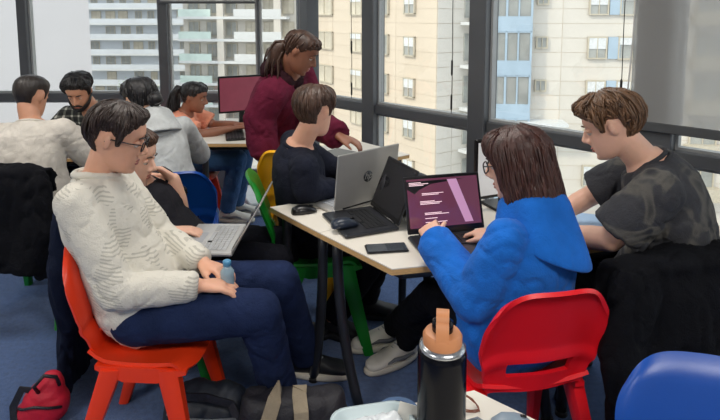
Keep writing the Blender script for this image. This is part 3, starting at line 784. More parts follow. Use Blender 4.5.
    lp.build('lips', mat('lips_%d_%d_%d' % lips, srgb(*lips), .45, var=.05), root, True)
    # --- clothes
    tm = MB(); off = top.get('off', .014); torso(tm, off, top.get('s0', -.16), top.get('s1', .985), top.get('loose', .012))
    sl = top.get('sleeve', 1.0)
    for sd, sg in (('R', 1), ('L', -1)):
        S, Eb, W = Lc(J[sd + 'S']), Lc(J[sd + 'E']), Lc(J[sd + 'W'])
        tm.cone(Lc(shc + r1_ * sg * .05 * k), (.050 + off) * k, S, (.050 + off) * k)
        so = off + top.get('sl_loose', .006)
        if sl < .5:
            e = S.lerp(Eb, sl / .5); tm.cone(S, (.053 + off) * k, e, (.050 + so + .008) * k, 16, True, False)
        else:
            tm.cone(S, (.053 + off) * k, Eb, (.041 + so) * k, 16)
            e = Eb.lerp(W, min(1, (sl - .5) / .5)); tm.cone(Eb, (.041 + so) * k, e, (.030 + so) * k, 16, True, False)
            if top.get('cuff'):
                d = (e - Eb).normalized(); tm.cone(e - d * .05, (.028 + so) * k, e + d * .012, (.027 + so * .6) * k, 16, False, False)
    for x in top.get('extra', []): tm.ell(Lc(x[0]), x[1])
    me = remesh(tm, top.get('voxel', .009), top.get('it', 5), .5); wrinkle(me, top.get('wr', .007) * .75, top.get('wf', 9.0), seed=len(label) * 1.7)
    tob = link_mesh(top['name'], me, top['mat'], root)
    if top.get('collar'):
        cr = top['collar']; pts = []
        t, r_, f_ = frame(1.0); c = Lc(spine(1.0)) + t * cr.get('up', .0)
        rad = cr.get('r', .072) * k
        pts = [c + r_ * math.cos(q) * rad * 1.08 + f_ * (math.sin(q) * rad) - t * (.018 * max(0, math.sin(q))) for q in [2 * math.pi * i / 24 for i in range(24)]]
        MB().tube(pts, cr.get('t', .011), 8, closed=True).build('collar', cr.get('mat', top['mat']), tob, True)
    bm_ = MB(); torso(bm_, .010, -.22, .22, .004)
    bo = bottom.get('off', .014)
    for sd in 'RL':
        Hp, Kn, A = Lc(J[sd + 'H']), Lc(J[sd + 'K']), Lc(J[sd + 'A'])
        bm_.cone(Hp, (.080 + bo) * k, Kn, (.056 + bo) * k, 18); bm_.cone(Kn, (.056 + bo) * k, Kn.lerp(A, bottom.get('len', .97)), (.046 + bo) * k, 18, True, False)
    me = remesh(bm_, .010, 4, .5); wrinkle(me, .006, 8.0, seed=len(label) * .9 + 3)
    link_mesh(bottom.get('name', 'trousers'), me, bottom['mat'], root)
    # --- shoes
    for sd in 'RL':
        g = legs[sd]; A = J[sd + 'A']; toe = g.get('toe', yaw); pit = g.get('pitch', 0)
        SM = Matrix.Translation(Lc(A)) @ Matrix.Rotation(R(toe - 90), 4, 'Z') @ Matrix.Rotation(R(pit), 4, 'X') @ Matrix.Translation(V((0, .035, -.085)))
        u = MB(); rs = []
        for (y, wd, hh) in ((-.095, .018, .055), (-.085, .031, .078), (-.05, .036, .088), (-.01, .037, .085), (.03, .040, .070), (.08, .045, .052), (.125, .046, .042), (.155, .036, .036), (.17, .016, .028)):
            rs.append([SM @ (V((wd * math.copysign(abs(math.cos(q)) ** .7, math.cos(q)), y, .018 + max(0, hh * .5 + hh * .5 * math.sin(q))))) * 1.0 for q in [2 * math.pi * i / 16 for i in range(16)]])
        sh = u.rings(rs).build('shoe', shoe['mat'], root, True)
        so = MB(); rs = []
        for (z, sc) in ((0, .96), (.008, 1.03), (.024, 1.03), (.027, .98)):
            pts = []
            for i in range(28):
                q = 2 * math.pi * i / 28; y = .038 + .140 * math.sin(q); wd = .046 * (1 - .22 * max(0, -math.sin(q)) ** 2); pts.append(SM @ V((wd * sc * math.copysign(abs(math.cos(q)) ** .75, math.cos(q)), .038 + (y - .038) * sc, z)))
            rs.append(pts)
        so.rings(rs).build('sole', shoe['sole'], sh, True)
        if shoe.get('laces'):
            lm_ = MB()
            for i in range(4):
                y = .01 + i * .02; z = .096 - i * .010; lm_.tube([SM @ V((-.022, y, z - .008)), SM @ V((0, y + .006, z)), SM @ V((.022, y, z - .008))], .003, 5)
            lm_.build('laces', shoe['laces'], sh, True)
        if shoe.get('stripe'):
            st = MB()
            for sx in (-1, 1):
                st.tube([SM @ V((sx * .040, -.06, .05)), SM @ V((sx * .0425, .0, .045)), SM @ V((sx * .046, .05, .055)), SM @ V((sx * .042, .09, .045))], [.004, .010, .009, .004], 6)
            st.build('side_stripe', shoe['stripe'], sh, True)
    # --- hair, glasses, beard
    hm = hair(HM); hob = hm.build('hair', top.get('hairmat') or hair.mat, root, True)
    if beard:
        bd = MB(); nph = 28; nz = 9; o_ = []
        for j in range(nz + 1):
            row = []
            for i in range(nph + 1):
                d = -105 + 210 * i / nph; zt = interp([(0, -.080), (22, -.078), (38, -.060), (60, -.050), (85, -.02), (105, .0)], abs(d)); z = -.120 + (zt + .120) * j / nz
                row.append(HM @ head_pt(R(d), z, .006 + .003 * noise.noise(V((d * .3, z * 90, 1)))))
            o_.append(row)
        bd.grid(lambda u, v: o_[round(v * nz)][round(u * nph)], nph, nz, .006)
        bd.tube([HM @ V((-.030, .086, -.068)), HM @ V((-.014, .098, -.052)), HM @ V((.0, .102, -.050)), HM @ V((.014, .098, -.052)), HM @ V((.030, .086, -.068))], [.004, .006, .006, .006, .004], 6)
        bd.build('beard', beard, root, True)
    if glasses:
        gm = MB(); lm_ = []
        for sx in (-1, 1):
            cx, cz = sx * .033, .004; pts = [V((cx + .025 * math.copysign(abs(math.cos(q)) ** .6, math.cos(q)), .103 - .10 * abs(cx + .025 * math.cos(q)) ** 1.6, cz + .018 * math.copysign(abs(math.sin(q)) ** .6, math.sin(q)))) for q in [2 * math.pi * i / 20 for i in range(20)]]
            pts = [HM @ p for p in pts]; gm.tube(pts, .0024 * k, 6, closed=True); lm_.append(pts)
            gm.tube([HM @ V((sx * .058, .098, .012)), HM @ V((sx * .076, .060, .012)), HM @ V((sx * .083, .0, .012)), HM @ V((sx * .083, -.022, .0))], .0022 * k, 6)
        gm.tube([HM @ V((-.009, .104, .010)), HM @ V((0, .108, .013)), HM @ V((.009, .104, .010))], .002 * k, 6)
        go = gm.build('glasses', M_glassf, root, True)
        for pts in lm_:
            n = len(pts); MB().add(pts, [tuple(range(n))]).build('lens', M_lens, go)
    return root, J, HM, frame, spine, tob

class Hair:
    def __init__(s, m, line, thick, extra=None, **kw): s.mat = m; s.line = line; s.thick = thick; s.kw = kw; s.extra = extra
    def __call__(s, M):
        mb = hair_mesh(M, s.line, s.thick, **s.kw)
        if s.extra: s.extra(mb, M)
        return mb
SHORT = [(0, .080), (30, .077), (48, .062), (64, .044), (70, .020), (73, -.010), (79, -.010), (82, .024), (92, .038), (112, .034), (124, -.005), (140, -.052), (180, -.070)]
BUZZ = [(0, .075), (40, .070), (60, .050), (70, .020), (73, -.010), (79, -.010), (82, .024), (92, .038), (112, .034), (124, -.005), (142, -.055), (180, -.068)]
# ------------------------------------------------------------------ chairs in place
chair((-0.735, 1.93), 0, P_orange, 'orange-red plastic chair under the boy in the printed sweater', depth=.88)
chair((-0.84, 2.44), 0, P_green, 'green plastic chair under the boy in the black T-shirt')
chair((-1.74, 2.95), 90, P_green, 'plastic chair under the man in the white T-shirt, black jacket over its back')
chair((-0.99, 3.00), 104, P_blue, 'blue plastic chair under the woman in the grey hoodie')
chair((-1.28, 4.08), 0, P_orange, 'orange plastic chair under the woman in the peach shirt')
chair((-0.215, 2.645), 12, P_green, 'bright green plastic chair under the man in the dark sweater', scale=1.04)
chair((-0.28, 3.20), 70, P_yellow, 'yellow plastic chair in front of the standing woman', scale=1.07)
chair((0.505, 1.80), 101, P_red, 'red plastic chair under the girl in the blue hoodie', scale=1.0)
chair((1.10, 2.02), 108, P_navy, 'dark plastic chair under the boy in the camouflage shirt, coat over its back', scale=1.03)
chair((0.735, 0.95), -103, P_blue, 'empty blue plastic chair at the lower right corner', scale=0.97)
chair((-1.93, 4.22), -90, P_red, 'plastic chair under the man in the plaid shirt')

# ------------------------------------------------------------------ computers
r_, lid = laptop((-0.046 - .01, 2.549, TZ), -49.6, 97, 'silver laptop with a round dark logo on its lid, seen from behind', M_alu, M_keyg, M_alu, M_scr_pale, W=0.36, D=0.25)
lg = MB().cone((0, 0.0036, .125), .026, (0, 0.0046, .125), .026, 32, False, False).build('logo', mat('logo_dark', srgb(44, 46, 50), 0.4), lid, True)
text_mesh('hp', 0.046, 0.0004, M_alu, 'logo_letters', lg, (0, 0.0049, .127), (R(90), 0, R(180)), 0.35)
laptop((-0.003, 2.245, TZ), 23, 113, 'dark grey laptop with black keyboard, its screen seen edge-on', M_dark, M_key, M_dark, M_scr_dark, W=0.275, D=0.232)
r_, lid = laptop((0.365, 2.005, TZ), 104, 108, 'dark laptop with code on a maroon screen before the girl in blue', M_dark, M_key, M_dark, M_code, W=0.32, D=0.22)
M_codeline = mat('code_text', srgb(200, 170, 180), 0.4, emit=srgb(214, 184, 190), estr=0.7, var=0)
M_streak = mat('screen_streak', srgb(150, 110, 130), 0.3, emit=srgb(158, 118, 150), estr=0.7, var=0); M_codedark = mat('code_dark', srgb(20, 18, 24), 0.3, var=0)
cm = MB(); rr = random.Random(3)
for (z, x0, n) in ((.150, -.09, .09), (.145, -.09, .07), (.120, -.10, .06), (.115, -.10, .09), (.110, -.10, .08), (.075, -.085, .07), (.070, -.085, .10), (.055, -.085, .05), (.040, -.085, .09), (.193, -.14, .05), (.188, -.14, .08), (.183, -.14, .06)):
    cm.box((x0 + n / 2, -.0062, z), (n, .0006, .0026))
cm.build('code_text', M_codeline, lid)
MB().add([(x, -.0060, z) for x, z in ((-.149, .17), (-.149, .199), (.10, .199), (-.05, .185), (-.10, .165), (-.12, .15))], [tuple(range(6))]).build('dark_panel', M_codedark, lid)
MB().add([(x, -.0061, z) for x, z in ((.02, .199), (.06, .199), (.115, .03), (.08, .03))], [(0, 1, 2, 3)]).build('reflection_streak', M_streak, lid)  # slanted pale strip: a reflection on the screen, painted as a glowing sheet
laptop((-0.615, 2.27, 0.632), 0, 121, 'silver laptop on the lap of the boy in the black T-shirt', M_alu, M_keyg, M_alu, M_scr_dark, W=0.32, D=0.225)

def mouse(loc, yaw, m, label, sc=1.0, wire=None):
    me = MB(); rs = []
    for (y, wd, h) in ((-.055, .012, .014), (-.05, .022, .026), (-.02, .031, .037), (.015, .029, .033), (.042, .026, .022), (.054, .016, .012)):
        rs.append([V((wd * math.copysign(abs(math.cos(q)) ** .8, math.cos(q)), y, max(0.0, h * (.35 + .65 * math.sin(q)) if math.sin(q) > -.4 else 0.0))) * sc for q in [2 * math.pi * i / 18 for i in range(18)]])
    r = empty('computer_mouse', loc, R(yaw - 90), label, 'mouse')
    me.rings(rs).build('shell', m, r, True)
    MB().tube([V((0, .025, .0315)) * sc, V((0, .032, .0305)) * sc, V((0, .040, .0265)) * sc], .0035 * sc, 8).build('wheel', M_bezel, r, True)
    if wire: MB().tube(wire, .0018, 6).build('cable', M_bezel, r, True)
    return r
M_mouse = mat('mouse_dark', srgb(38, 46, 60), 0.3, var=0.05)
mouse((-0.062, 2.165, TZ + .0185), 23, M_mouse, 'dark blue mouse on the palm rest of the dark laptop', 1.0)
mouse((-0.245, 2.37, TZ), 20, M_bezel, 'black mouse near the left corner of the table', 1.0)
ph = empty('smartphone', (0.098, 1.985, TZ), R(8), 'black smartphone lying on the table edge', 'phone')
MB().box((0, 0, .0045), (.155, .074, .009), bevel=.004).build('case', M_bezel, ph); MB().box((0, 0, .0093), (.146, .066, .0008)).build('screen', mat('phone_glass', srgb(60, 66, 74), .08, coat=1.0), ph)

def monitor(loc, yaw, wd, h, z0, screen, frame, label):
    r = empty('monitor', loc, R(yaw - 90), label, 'monitor')
    MB().box((0, 0, z0 + h / 2), (wd, .02, h), bevel=.005).build('housing', frame, r); MB().box((0, -.0105, z0 + h / 2), (wd - .022, .002, h - .03)).build('screen', screen, r)
    MB().box((0, .02, z0 / 2 + .03), (.04, .02, z0 + .04)).build('stand', frame, r); MB().box((0, .01, .006), (.18, .14, .012), bevel=.005).build('stand_base', frame, r)
monitor((-0.93, 4.36, TZ), 118, .37, .29, .10, M_scr_red, M_bezel, 'monitor with a dusky red screen on the far desk')
monitor((0.66, 2.46, TZ), 112, .34, .27, .05, mat('screen_off_white', srgb(186, 186, 184), .3, emit=srgb(180, 180, 180), estr=.35), M_bezel, 'monitor with a pale screen behind the girl in blue')
kb = empty('keyboard', (-0.90, 3.95, TZ), R(-75), 'black keyboard under the hands of the woman in peach', 'keyboard')
MB().box((0, 0, .008), (.36, .13, .016), bevel=.004).build('case', M_bezel, kb); km = MB()
for j in range(5):
    for i in range(15): km.box((-.162 + i * .0232, -.045 + j * .0225, .018), (.0195, .019, .004))
tag(km.build('keys', M_key, kb), kind='stuff')

# ------------------------------------------------------------------ small things on the tables
tag(MB().box((0.99, 2.19, TZ + .002), (.21, .297, .004), Matrix.Rotation(R(-20), 3, 'Z')).build('paper', mat('paper_blue', srgb(170, 200, 232), .7, var=.03)), 'pale blue sheet of paper on the table beside the boy in camouflage', 'paper')
tag(MB().box((-0.10, 3.36, TZ + .008), (.26, .18, .016), Matrix.Rotation(R(-40), 3, 'Z'), bevel=.004).build('closed_tablet', M_bezel), 'flat black tablet on the table under the pointing hand', 'tablet')
def lump(name, ells, m, label, cat, vox=.012, wr=.012, wf=7, loc=(0, 0, 0), it=4, root=None, kind=None):
    mb = MB()
    for e in ells:
        if len(e) == 2: mb.ell(e[0], e[1])
        else: mb.ell(e[0], e[1], e[2])
    me = remesh(mb, vox, it, .5); wrinkle(me, wr, wf, seed=len(label or 'bag'))
    z = min(v.co.z for v in me.vertices)
    o = link_mesh(name, me, m, root, loc)
    if label: tag(o, label, cat)
    return o
M_blackcloth = cloth('black_cloth', (14, 15, 20)); M_navycloth = cloth('navy_cloth', (18, 26, 46)); M_nylon = mat('black_nylon', srgb(34, 34, 40), .45, var=.15, bump=.3, bscale=120)
lump('black_bag', [((0, 0, .08), (.13, .09, .09)), ((-.06, .02, .12), (.07, .06, .07)), ((.09, -.02, .11), (.06, .05, .05)), ((.15, -.03, .10), (.05, .02, .02))], M_nylon, 'crumpled black bag on the table behind the code laptop', 'bag', loc=(.22, 2.40, TZ), wr=.015)
mug = empty('mug', (0.60, 2.21, TZ), 0, 'dark blue mug beside the right hand of the girl in blue', 'mug')
MB().rings([[V((r * math.cos(q), r * math.sin(q), z)) for q in [2 * math.pi * i / 24 for i in range(24)]] for r, z in ((.032, 0), (.038, .004), (.039, .085), (.035, .085), (.034, .012))]).build('cup', mat('mug_navy', srgb(30, 44, 74), .3), mug, True)
MB().tube([(.037, 0, .07), (.058, 0, .068), (.064, 0, .045), (.056, 0, .02), (.036, 0, .018)], .005, 8).build('handle', mat('mug_navy', srgb(30, 44, 74), .3), mug, True)

# ------------------------------------------------------------------ the foreground
def lathe(prof, seg=32): return MB().rings([[V((r * math.cos(2 * math.pi * i / seg), r * math.sin(2 * math.pi * i / seg), z)) for i in range(seg)] for r, z in prof])
bo = empty('water_bottle', (0.160, 1.025, TZ), R(81), 'black insulated bottle with a copper coloured carry lid', 'bottle'); bo.scale = (1.12, 1.12, 1.0)
M_blk = mat('bottle_black', srgb(7, 9, 17), .22, var=.1, spec=.18); M_cop = mat('copper_lid', srgb(196, 132, 88), .45, var=.06)
lathe([(.030, 0), (.040, .003), (.0425, .010), (.0425, .205), (.041, .216), (.034, .225), (.030, .227)]).build('flask', M_blk, bo, True)
lathe([(.031, .219), (.040, .215), (.0405, .223), (.033, .228)]).build('steel_rim', mat('steel', srgb(180, 184, 188), .25, metal=.9), bo, True)
autosmooth(lathe([(.030, .224), (.0335, .226), (.0340, .244), (.030, .251), (.020, .254)]).build('lid', M_cop, bo), 40)
hn = MB().rings([[V((x + cx * .004, b * .011, z + cz * .004)) for cx, cz, b in ((-nx, -nz, -1), (nx, nz, -1), (nx, nz, 1), (-nx, -nz, 1))] for x, z, nx, nz in ((-.028, .240, 1, 0), (-.026, .262, 1, .2), (-.020, .280, .7, .8), (-.009, .288, .2, 1), (.009, .288, -.2, 1), (.020, .280, -.7, .8), (.026, .262, -1, .2), (.028, .240, -1, 0))])
autosmooth(hn.build('carry_handle', M_cop, bo), 60); lathe([(.018, .252), (.019, .270), (.012, .276), (.006, .277)], 18).build('spout', M_blk, bo, True)

tray = empty('plastic_box', (0.028, 1.035, TZ), R(12), 'pale translucent plastic box of small parts at the bottom edge', 'box')
M_box = mat('box_plastic', srgb(188, 204, 208), .3, var=.04)
def rrect(hx, hy, r, z, n=6):
    pts = []
    for (sx, sy, a0) in ((1, 1, 0), (-1, 1, 90), (-1, -1, 180), (1, -1, 270)):
        for i in range(n): q = R(a0 + 90 * i / (n - 1)); pts.append(V((sx * (hx - r) + r * math.cos(q), sy * (hy - r) + r * math.sin(q), z)))
    return pts
MB().rings([rrect(.070, .045, .03, 0), rrect(.074, .050, .032, .005), rrect(.080, .056, .036, .042), rrect(.085, .061, .038, .043), rrect(.085, .061, .038, .048), rrect(.077, .053, .034, .048), rrect(.071, .047, .03, .008)]).build('tub', M_box, tray, True)
lump('crumpled_film', [((0, 0, .02), (.05, .03, .02)), ((.03, .01, .03), (.03, .02, .02)), ((-.03, .0, .02), (.03, .03, .02))], mat('film_white', srgb(214, 220, 224), .25), 'crumpled clear film inside the plastic box', 'film', vox=.006, wr=.012, wf=30, loc=(0.028, 1.035, TZ + .010))
tag(MB().box((0.098, 1.06, TZ + .036), (.05, .002, .065), Matrix.Rotation(R(-14), 3, 'X') @ Matrix.Rotation(R(15), 3, 'Y')).build('paper_card', mat('card_white', srgb(226, 224, 216), .7)), 'small white card leaning between plastic box and bottle', 'card')
tp = lathe([(.034, 0), (.034, .014), (.046, .014), (.046, 0), (.034, 0)], 32); tag(tp.build('tape_roll', mat('tape_blue', srgb(60, 96, 140), .4), smooth=False, loc=(0.082, 1.118, TZ)), 'blue ring of tape behind the plastic box', 'tape')
wr_ = MB(); wr_.tube([(.215 + .045 * math.cos(t * .5), 1.13 + .03 * math.sin(t * .5) + .004 * t * .1, TZ + .004 + .03 * abs(math.sin(t * .25))) for t in range(26)], .0016, 6)
tag(wr_.build('thin_wire', mat('wire_copper', srgb(120, 70, 50), .4), smooth=True), 'thin brown wire curled on the foreground table', 'wire')
tag(MB().tube([(.225, 1.10, TZ + .004), (.25, 1.105, TZ + .008), (.27, 1.09, TZ + .004), (.30, 1.095, TZ + .004)], .003, 6).build('cable_stub', mat('cable_grey', srgb(120, 130, 140), .5), smooth=True), 'short grey cable end beside the grey mouse', 'cable')
mouse((0.318, 1.088, TZ), 8, mat('mouse_grey', srgb(132, 148, 162), .4), 'slim grey mouse on the foreground table beside the bottle', .78)

# bags on the floor
bag = empty('satchel', (-0.235, 1.86, 0), R(4), 'dark satchel with two beige straps standing on the floor', 'bag')
mb = MB().rings([rrect(.18, .06, .05, .0), rrect(.19, .075, .06, .03), rrect(.19, .07, .06, .16), rrect(.18, .055, .05, .225), rrect(.17, .035, .03, .245)])
me = remesh(mb, .011, 3, .5); wrinkle(me, .010, 8, seed=2); link_mesh('body', me, mat('satchel_dark', srgb(32, 31, 38), .6, var=.15, bump=.3, bscale=150), bag)
M_strap = cloth('strap_beige', (150, 138, 118))
def strap(pts, wd, parent, name='strap', m=None):
    rs = []
    for i, p in enumerate(pts):
        p = V(p); t = (V(pts[min(i + 1, len(pts) - 1)]) - V(pts[max(i - 1, 0)])).normalized(); s = t.cross(V((0, 1, 0))); s = s.normalized() if s.length > .1 else V((1, 0, 0)); n = s.cross(t).normalized()
        rs.append([p + s * wd / 2 + n * .003, p - s * wd / 2 + n * .003, p - s * wd / 2 - n * .003, p + s * wd / 2 - n * .003])
    MB().rings(rs).build(name, m or M_strap, parent)
strap([(-.17, -.088, .02), (-.145, -.090, .08), (-.115, -.090, .15), (-.085, -.080, .20), (-.065, -.045, .252), (-.05, .02, .255)], .05, bag)
strap([(.03, -.088, .02), (.03, -.092, .09), (.03, -.090, .17), (.028, -.072, .22), (.02, -.03, .256), (.02, .02, .255)], .05, bag)
pm = MB()
for dz, wx in ((0, .014), (.018, .022), (.034, .012), (.05, .02)): pm.box((.145 + wx * .2, -.088, .06 + dz), (wx, .003, .008))
pm.build('tag_print', mat('logo_white', srgb(200, 200, 200), .5), bag)
db = empty('dark_bag', (-.56, 1.93, 0), 0, 'dark soft bag on the floor under the orange chair', 'bag')
lump('bag_body', [((-.05, 0, .11), (.12, .10, .12)), ((.06, .02, .10), (.10, .09, .11)), ((.0, .0, .05), (.17, .12, .055))], mat('bag_navy', srgb(26, 34, 48), .6, var=.2), None, None, loc=(0, 0, 0), wr=.012, root=db)
strap([(-.12, -.06, .20), (-.06, -.08, .235), (.02, -.085, .235), (.10, -.07, .20), (.14, -.09, .12)], .03, db, 'strap', M_nylon)
MB().tube([(-.13, -.07, .16), (-.06, -.108, .17), (.04, -.108, .165), (.12, -.08, .15)], .005, 6).build('zip', mat('zip_grey', srgb(120, 124, 130), .4), db, True)
rb = empty('red_bag', (-1.225, 2.04, 0), 0, 'crimson bag on the floor at the lower left', 'bag')
lump('bag_body', [((0, 0, .08), (.085, .07, .085)), ((.02, .0, .14), (.05, .045, .06)), ((-.03, 0, .05), (.08, .07, .055))], mat('bag_red', srgb(196, 24, 52), .6, var=.15, bump=.3), None, None, loc=(0, 0, 0), wr=.010, root=rb)
MB().tube([(.0, -.05, .15), (.0, -.075, .19), (.03, -.06, .225), (.06, -.03, .20), (.065, -.02, .16)], .007, 8).build('carry_loop', M_nylon, rb, True)
MB().tube([(-.085, -.045, .08), (-.05, -.078, .10), (.0, -.085, .115), (.05, -.075, .105), (.08, -.04, .085)], .005, 6).build('zip', M_nylon, rb, True)
strap([(-.04, -.02, .135), (-.075, -.03, .15), (-.11, -.035, .08), (-.10, -.05, .01)], .028, rb, 'shoulder_strap', M_nylon)

# garments over chair backs
def coat(name, loc, yaw, wd, top, low_r, low_f, m, label, th=.05, sleeve=True, cat='jacket', seed=1, flare=.04):
    # local x along the chair back, -y behind the back (hanging side), +y the seat side
    mb = MB(); h = lambda x: 1 - .25 * (abs(x) / (wd / 2)) ** 3
    for (y0, zl, t_) in ((-.055, low_r, th), (.055, low_f, th * .7)):
        rs = []
        for i in range(9):
            z = zl + (top - zl) * i / 8; e = (top - z) / max(.01, top - zl); hw = wd / 2 * (.86 + flare * 3 * e); yy = y0 * (1 if i < 8 else .5)
            rs.append([V((hw * math.copysign(abs(math.cos(q)) ** .6, math.cos(q)) + .02 * math.sin(e * 5 + seed), yy - .02 * e * (1 if y0 < 0 else -1) + (t_ * (.6 + .5 * e)) * math.sin(q) * .8 + .012 * math.sin(q * 5 + seed + e * 2), z)) for q in [2 * math.pi * k / 26 for k in range(26)]])
        mb.rings(rs)
    mb.ell((0, 0, top - .01), (wd * .43, .075, .035))
    if sleeve:
        for s in (-1, 1): mb.chain([V((s * wd * .40, -.03, top - .06)), V((s * wd * .46, -.06, top - .28)), V((s * wd * .42, -.05, max(.1, top - .50)))], [.05, .055, .042])
    me = remesh(mb, .011, 4, .5); wrinkle(me, .016, 6.5, (1.6, 1.6, .6), seed=seed * 2.2)
    o = link_mesh(name, me, m); o.location = (loc[0], loc[1], 0); o.rotation_euler = (0, 0, R(yaw)); tag(o, label, cat); return o
coat('jacket', (-1.74, 2.675), 0, .46, .83, .34, .50, M_blackcloth, 'black jacket hung over the chair behind the man in white', seed=1)
coat('jacket', (-1.175, 2.36), -80, .46, .83, .04, .45, M_navycloth, 'long navy coat hanging behind the orange chair', seed=3)
coat('jacket', (1.10, 1.735), 14, .74, .815, .02, .50, M_blackcloth, 'black coat hung over the chair of the boy in camouflage', seed=5, flare=.08, th=.06)
bx = empty('power_box', (-0.93, 4.62, 0), R(24), 'white cable box lying on the carpet by the window', 'box')
MB().box((0, 0, .035), (.13, .52, .07), bevel=.008).build('cover', mat('trunk_white', srgb(220, 224, 226), .5), bx)
MB().tube([(.06, -.2, .07), (.1, -.22, .12), (.13, -.16, .05), (.1, -.05, .02)], .006, 6).build('cable', M_bezel, bx, True)

# ------------------------------------------------------------------ the people
SK_A = skinm('skin_light', (220, 166, 138)); SK_B = skinm('skin_fair', (226, 178, 154)); SK_C = skinm('skin_tan', (190, 138, 110)); SK_D = skinm('skin_brown', (142, 94, 72)); SK_E = skinm('skin_olive', (206, 158, 130))
H_dk = hairm('hair_dark_brown', (46, 32, 26)); H_bk = hairm('hair_black', (24, 22, 24)); H_br = hairm('hair_brown', (104, 76, 54)); H_rd = hairm('hair_auburn', (66, 38, 32)); H_md = hairm('hair_mid_brown', (70, 48, 36))
M_navytr = cloth('trousers_navy', (30, 42, 74)); M_blacktr = cloth('trousers_black', (15, 16, 24)); M_jeans = cloth('jeans_blue', (62, 96, 138)); M_dktr = cloth('trousers_dark', (34, 38, 52))
M_shoeb = mat('shoe_black', srgb(28, 30, 36), .6, var=.1); M_shoew = mat('shoe_white', srgb(228, 224, 214), .6, var=.08); M_sole = mat('sole_white', srgb(214, 208, 194), .6); M_lace = mat('lace_grey', srgb(170, 172, 174), .8)
BLK = dict(mat=M_shoeb, sole=M_sole, laces=M_lace); BLK2 = dict(mat=M_shoeb, sole=M_shoeb); WHT = dict(mat=M_shoew, sole=M_sole, laces=M_lace, stripe=mat('shoe_grey', srgb(110, 112, 118), .6))
def th_(top_, side, back):
    def f(d, t):
        s = side if d < 120 else side + (back - side) * (d - 120) / 60
        return top_ * max(0, 1 - t) ** .8 + s * min(1, .35 + t * 2) * (1 - .6 * min(1, t) ** 2)
    return f
# boy in the printed sweater
person('person', 'boy with glasses in a pale printed sweater sitting on the orange chair', (-.775, 1.95, .535), (-.955, 1.98, .995), (-.872, 1.97, 1.142), 2, 0, (10, 18, 0),
       {'R': dict(w=(-.56, 1.835, .655), e=(-.80, 1.755, .675), hand=dict(dir=(.95, .25, -.12), n=(.05, .1, -1), curl=22)), 'L': dict(w=(-.585, 2.0, .66), e=(-.80, 2.16, .70), hand=dict(dir=(.9, -.5, -.05), n=(.2, -.3, -.9), curl=30))},
       {'R': dict(k=(-.355, 1.87, .545), a=(-.305, 2.03, .088), toe=-6), 'L': dict(k=(-.315, 2.09, .545), a=(-.235, 2.31, .088), toe=-2)},
       SK_A, dict(name='sweater', mat=print_sweater_mat(), off=.013, loose=.016, sleeve=.98, sl_loose=.006, cuff=True, collar=dict(r=.068, t=.014, up=.022), s1=1.045, wr=.010, voxel=.008, s0=-.22), dict(mat=M_navytr, off=.020), BLK,
       Hair(H_dk, SHORT, th_(.020, .010, .008), tufts=650, lift=.005, seed=3, wid=.0034, noise_amp=.005), glasses=True, brow=H_dk, k=1.02, bulge=.035, voxel=.0055, sh_w=.165)
# boy in the black T-shirt
person('person', 'boy in a black T-shirt with one hand raised to his chin', (-.80, 2.42, .515), (-.985, 2.43, .825), (-.985, 2.37, .972), 0, -12, (-4, 16, 0),
       {'R': dict(w=(-.80, 2.285, .672), e=(-.99, 2.20, .66), hand=dict(dir=(1, .2, -.05), curl=25)), 'L': dict(w=(-.845, 2.48, .84), e=(-.835, 2.52, .685), hand=dict(dir=(-.55, -.35, .6), n=(-.5, -.5, -.5), curl=26, thumb=60, spread=8))},
       {'R': dict(k=(-.36, 2.30, .53), a=(-.40, 2.40, .088)), 'L': dict(k=(-.36, 2.50, .53), a=(-.36, 2.60, .088))},
       SK_B, dict(name='t_shirt', mat=cloth('tee_charcoal', (34, 34, 40)), sleeve=.36, off=.014, collar=dict(r=.070, t=.007)), dict(mat=M_blacktr, off=.02), BLK2,
       Hair(H_md, SHORT, th_(.018, .009, .008), tufts=400, lift=.005, wid=.0034, seed=5), brow=H_md, bulge=.02, sh_w=.165, k=.98)
# man in white, from behind
person('person', 'man with cropped hair in a pale T-shirt seen from behind', (-1.76, 2.99, .53), (-1.80, 3.03, .985), (-1.832, 3.09, 1.128), 90, 90, (82, 18, 0),
       {'R': dict(w=(-1.55, 3.40, .755), e=(-1.50, 3.17, .74), hand=dict(curl=20)), 'L': dict(w=(-2.02, 3.42, .755), e=(-2.10, 3.2, .74), hand=dict(curl=20))},
       {'R': dict(a=(-1.66, 3.40, .088)), 'L': dict(a=(-1.86, 3.40, .088))},
       SK_C, dict(name='t_shirt', mat=cloth('tee_white', (206, 200, 190)), sleeve=.38, off=.020, loose=.02, sl_loose=.014, collar=dict(r=.072, t=.008)), dict(mat=M_dktr), BLK2,
       Hair(hairm('hair_cropped', (36, 28, 24)), BUZZ, th_(.007, .005, .005), tufts=0, seed=6, noise_amp=.002), brow=H_bk, voxel=.0075, k=1.0, sh_w=.165)
# man in plaid, facing the camera
person('person', 'bearded man in a plaid shirt looking down at the table', (-1.93, 4.20, .50), (-1.93, 4.0, .90), (-1.965, 3.88, 1.05), -90, -90, (-84, 32, 0),
       {'R': dict(w=(-2.10, 3.70, .76), e=(-2.2, 3.92, .74), hand=dict(curl=30)), 'L': dict(w=(-1.72, 3.68, .76), e=(-1.66, 3.92, .74), hand=dict(curl=30))},
       {'R': dict(a=(-2.03, 3.85, .088)), 'L': dict(a=(-1.83, 3.85, .088))},
       SK_C, dict(name='shirt', mat=plaid_mat(), off=.016, collar=dict(r=.074, t=.010)), dict(mat=M_dktr), BLK2,
       Hair(H_bk, SHORT, th_(.022, .010, .008), tufts=500, seed=8, lift=.006, wid=.0034), brow=H_bk, beard=H_bk, voxel=.0075, sh_w=.19, k=1.04, hk=1.0)
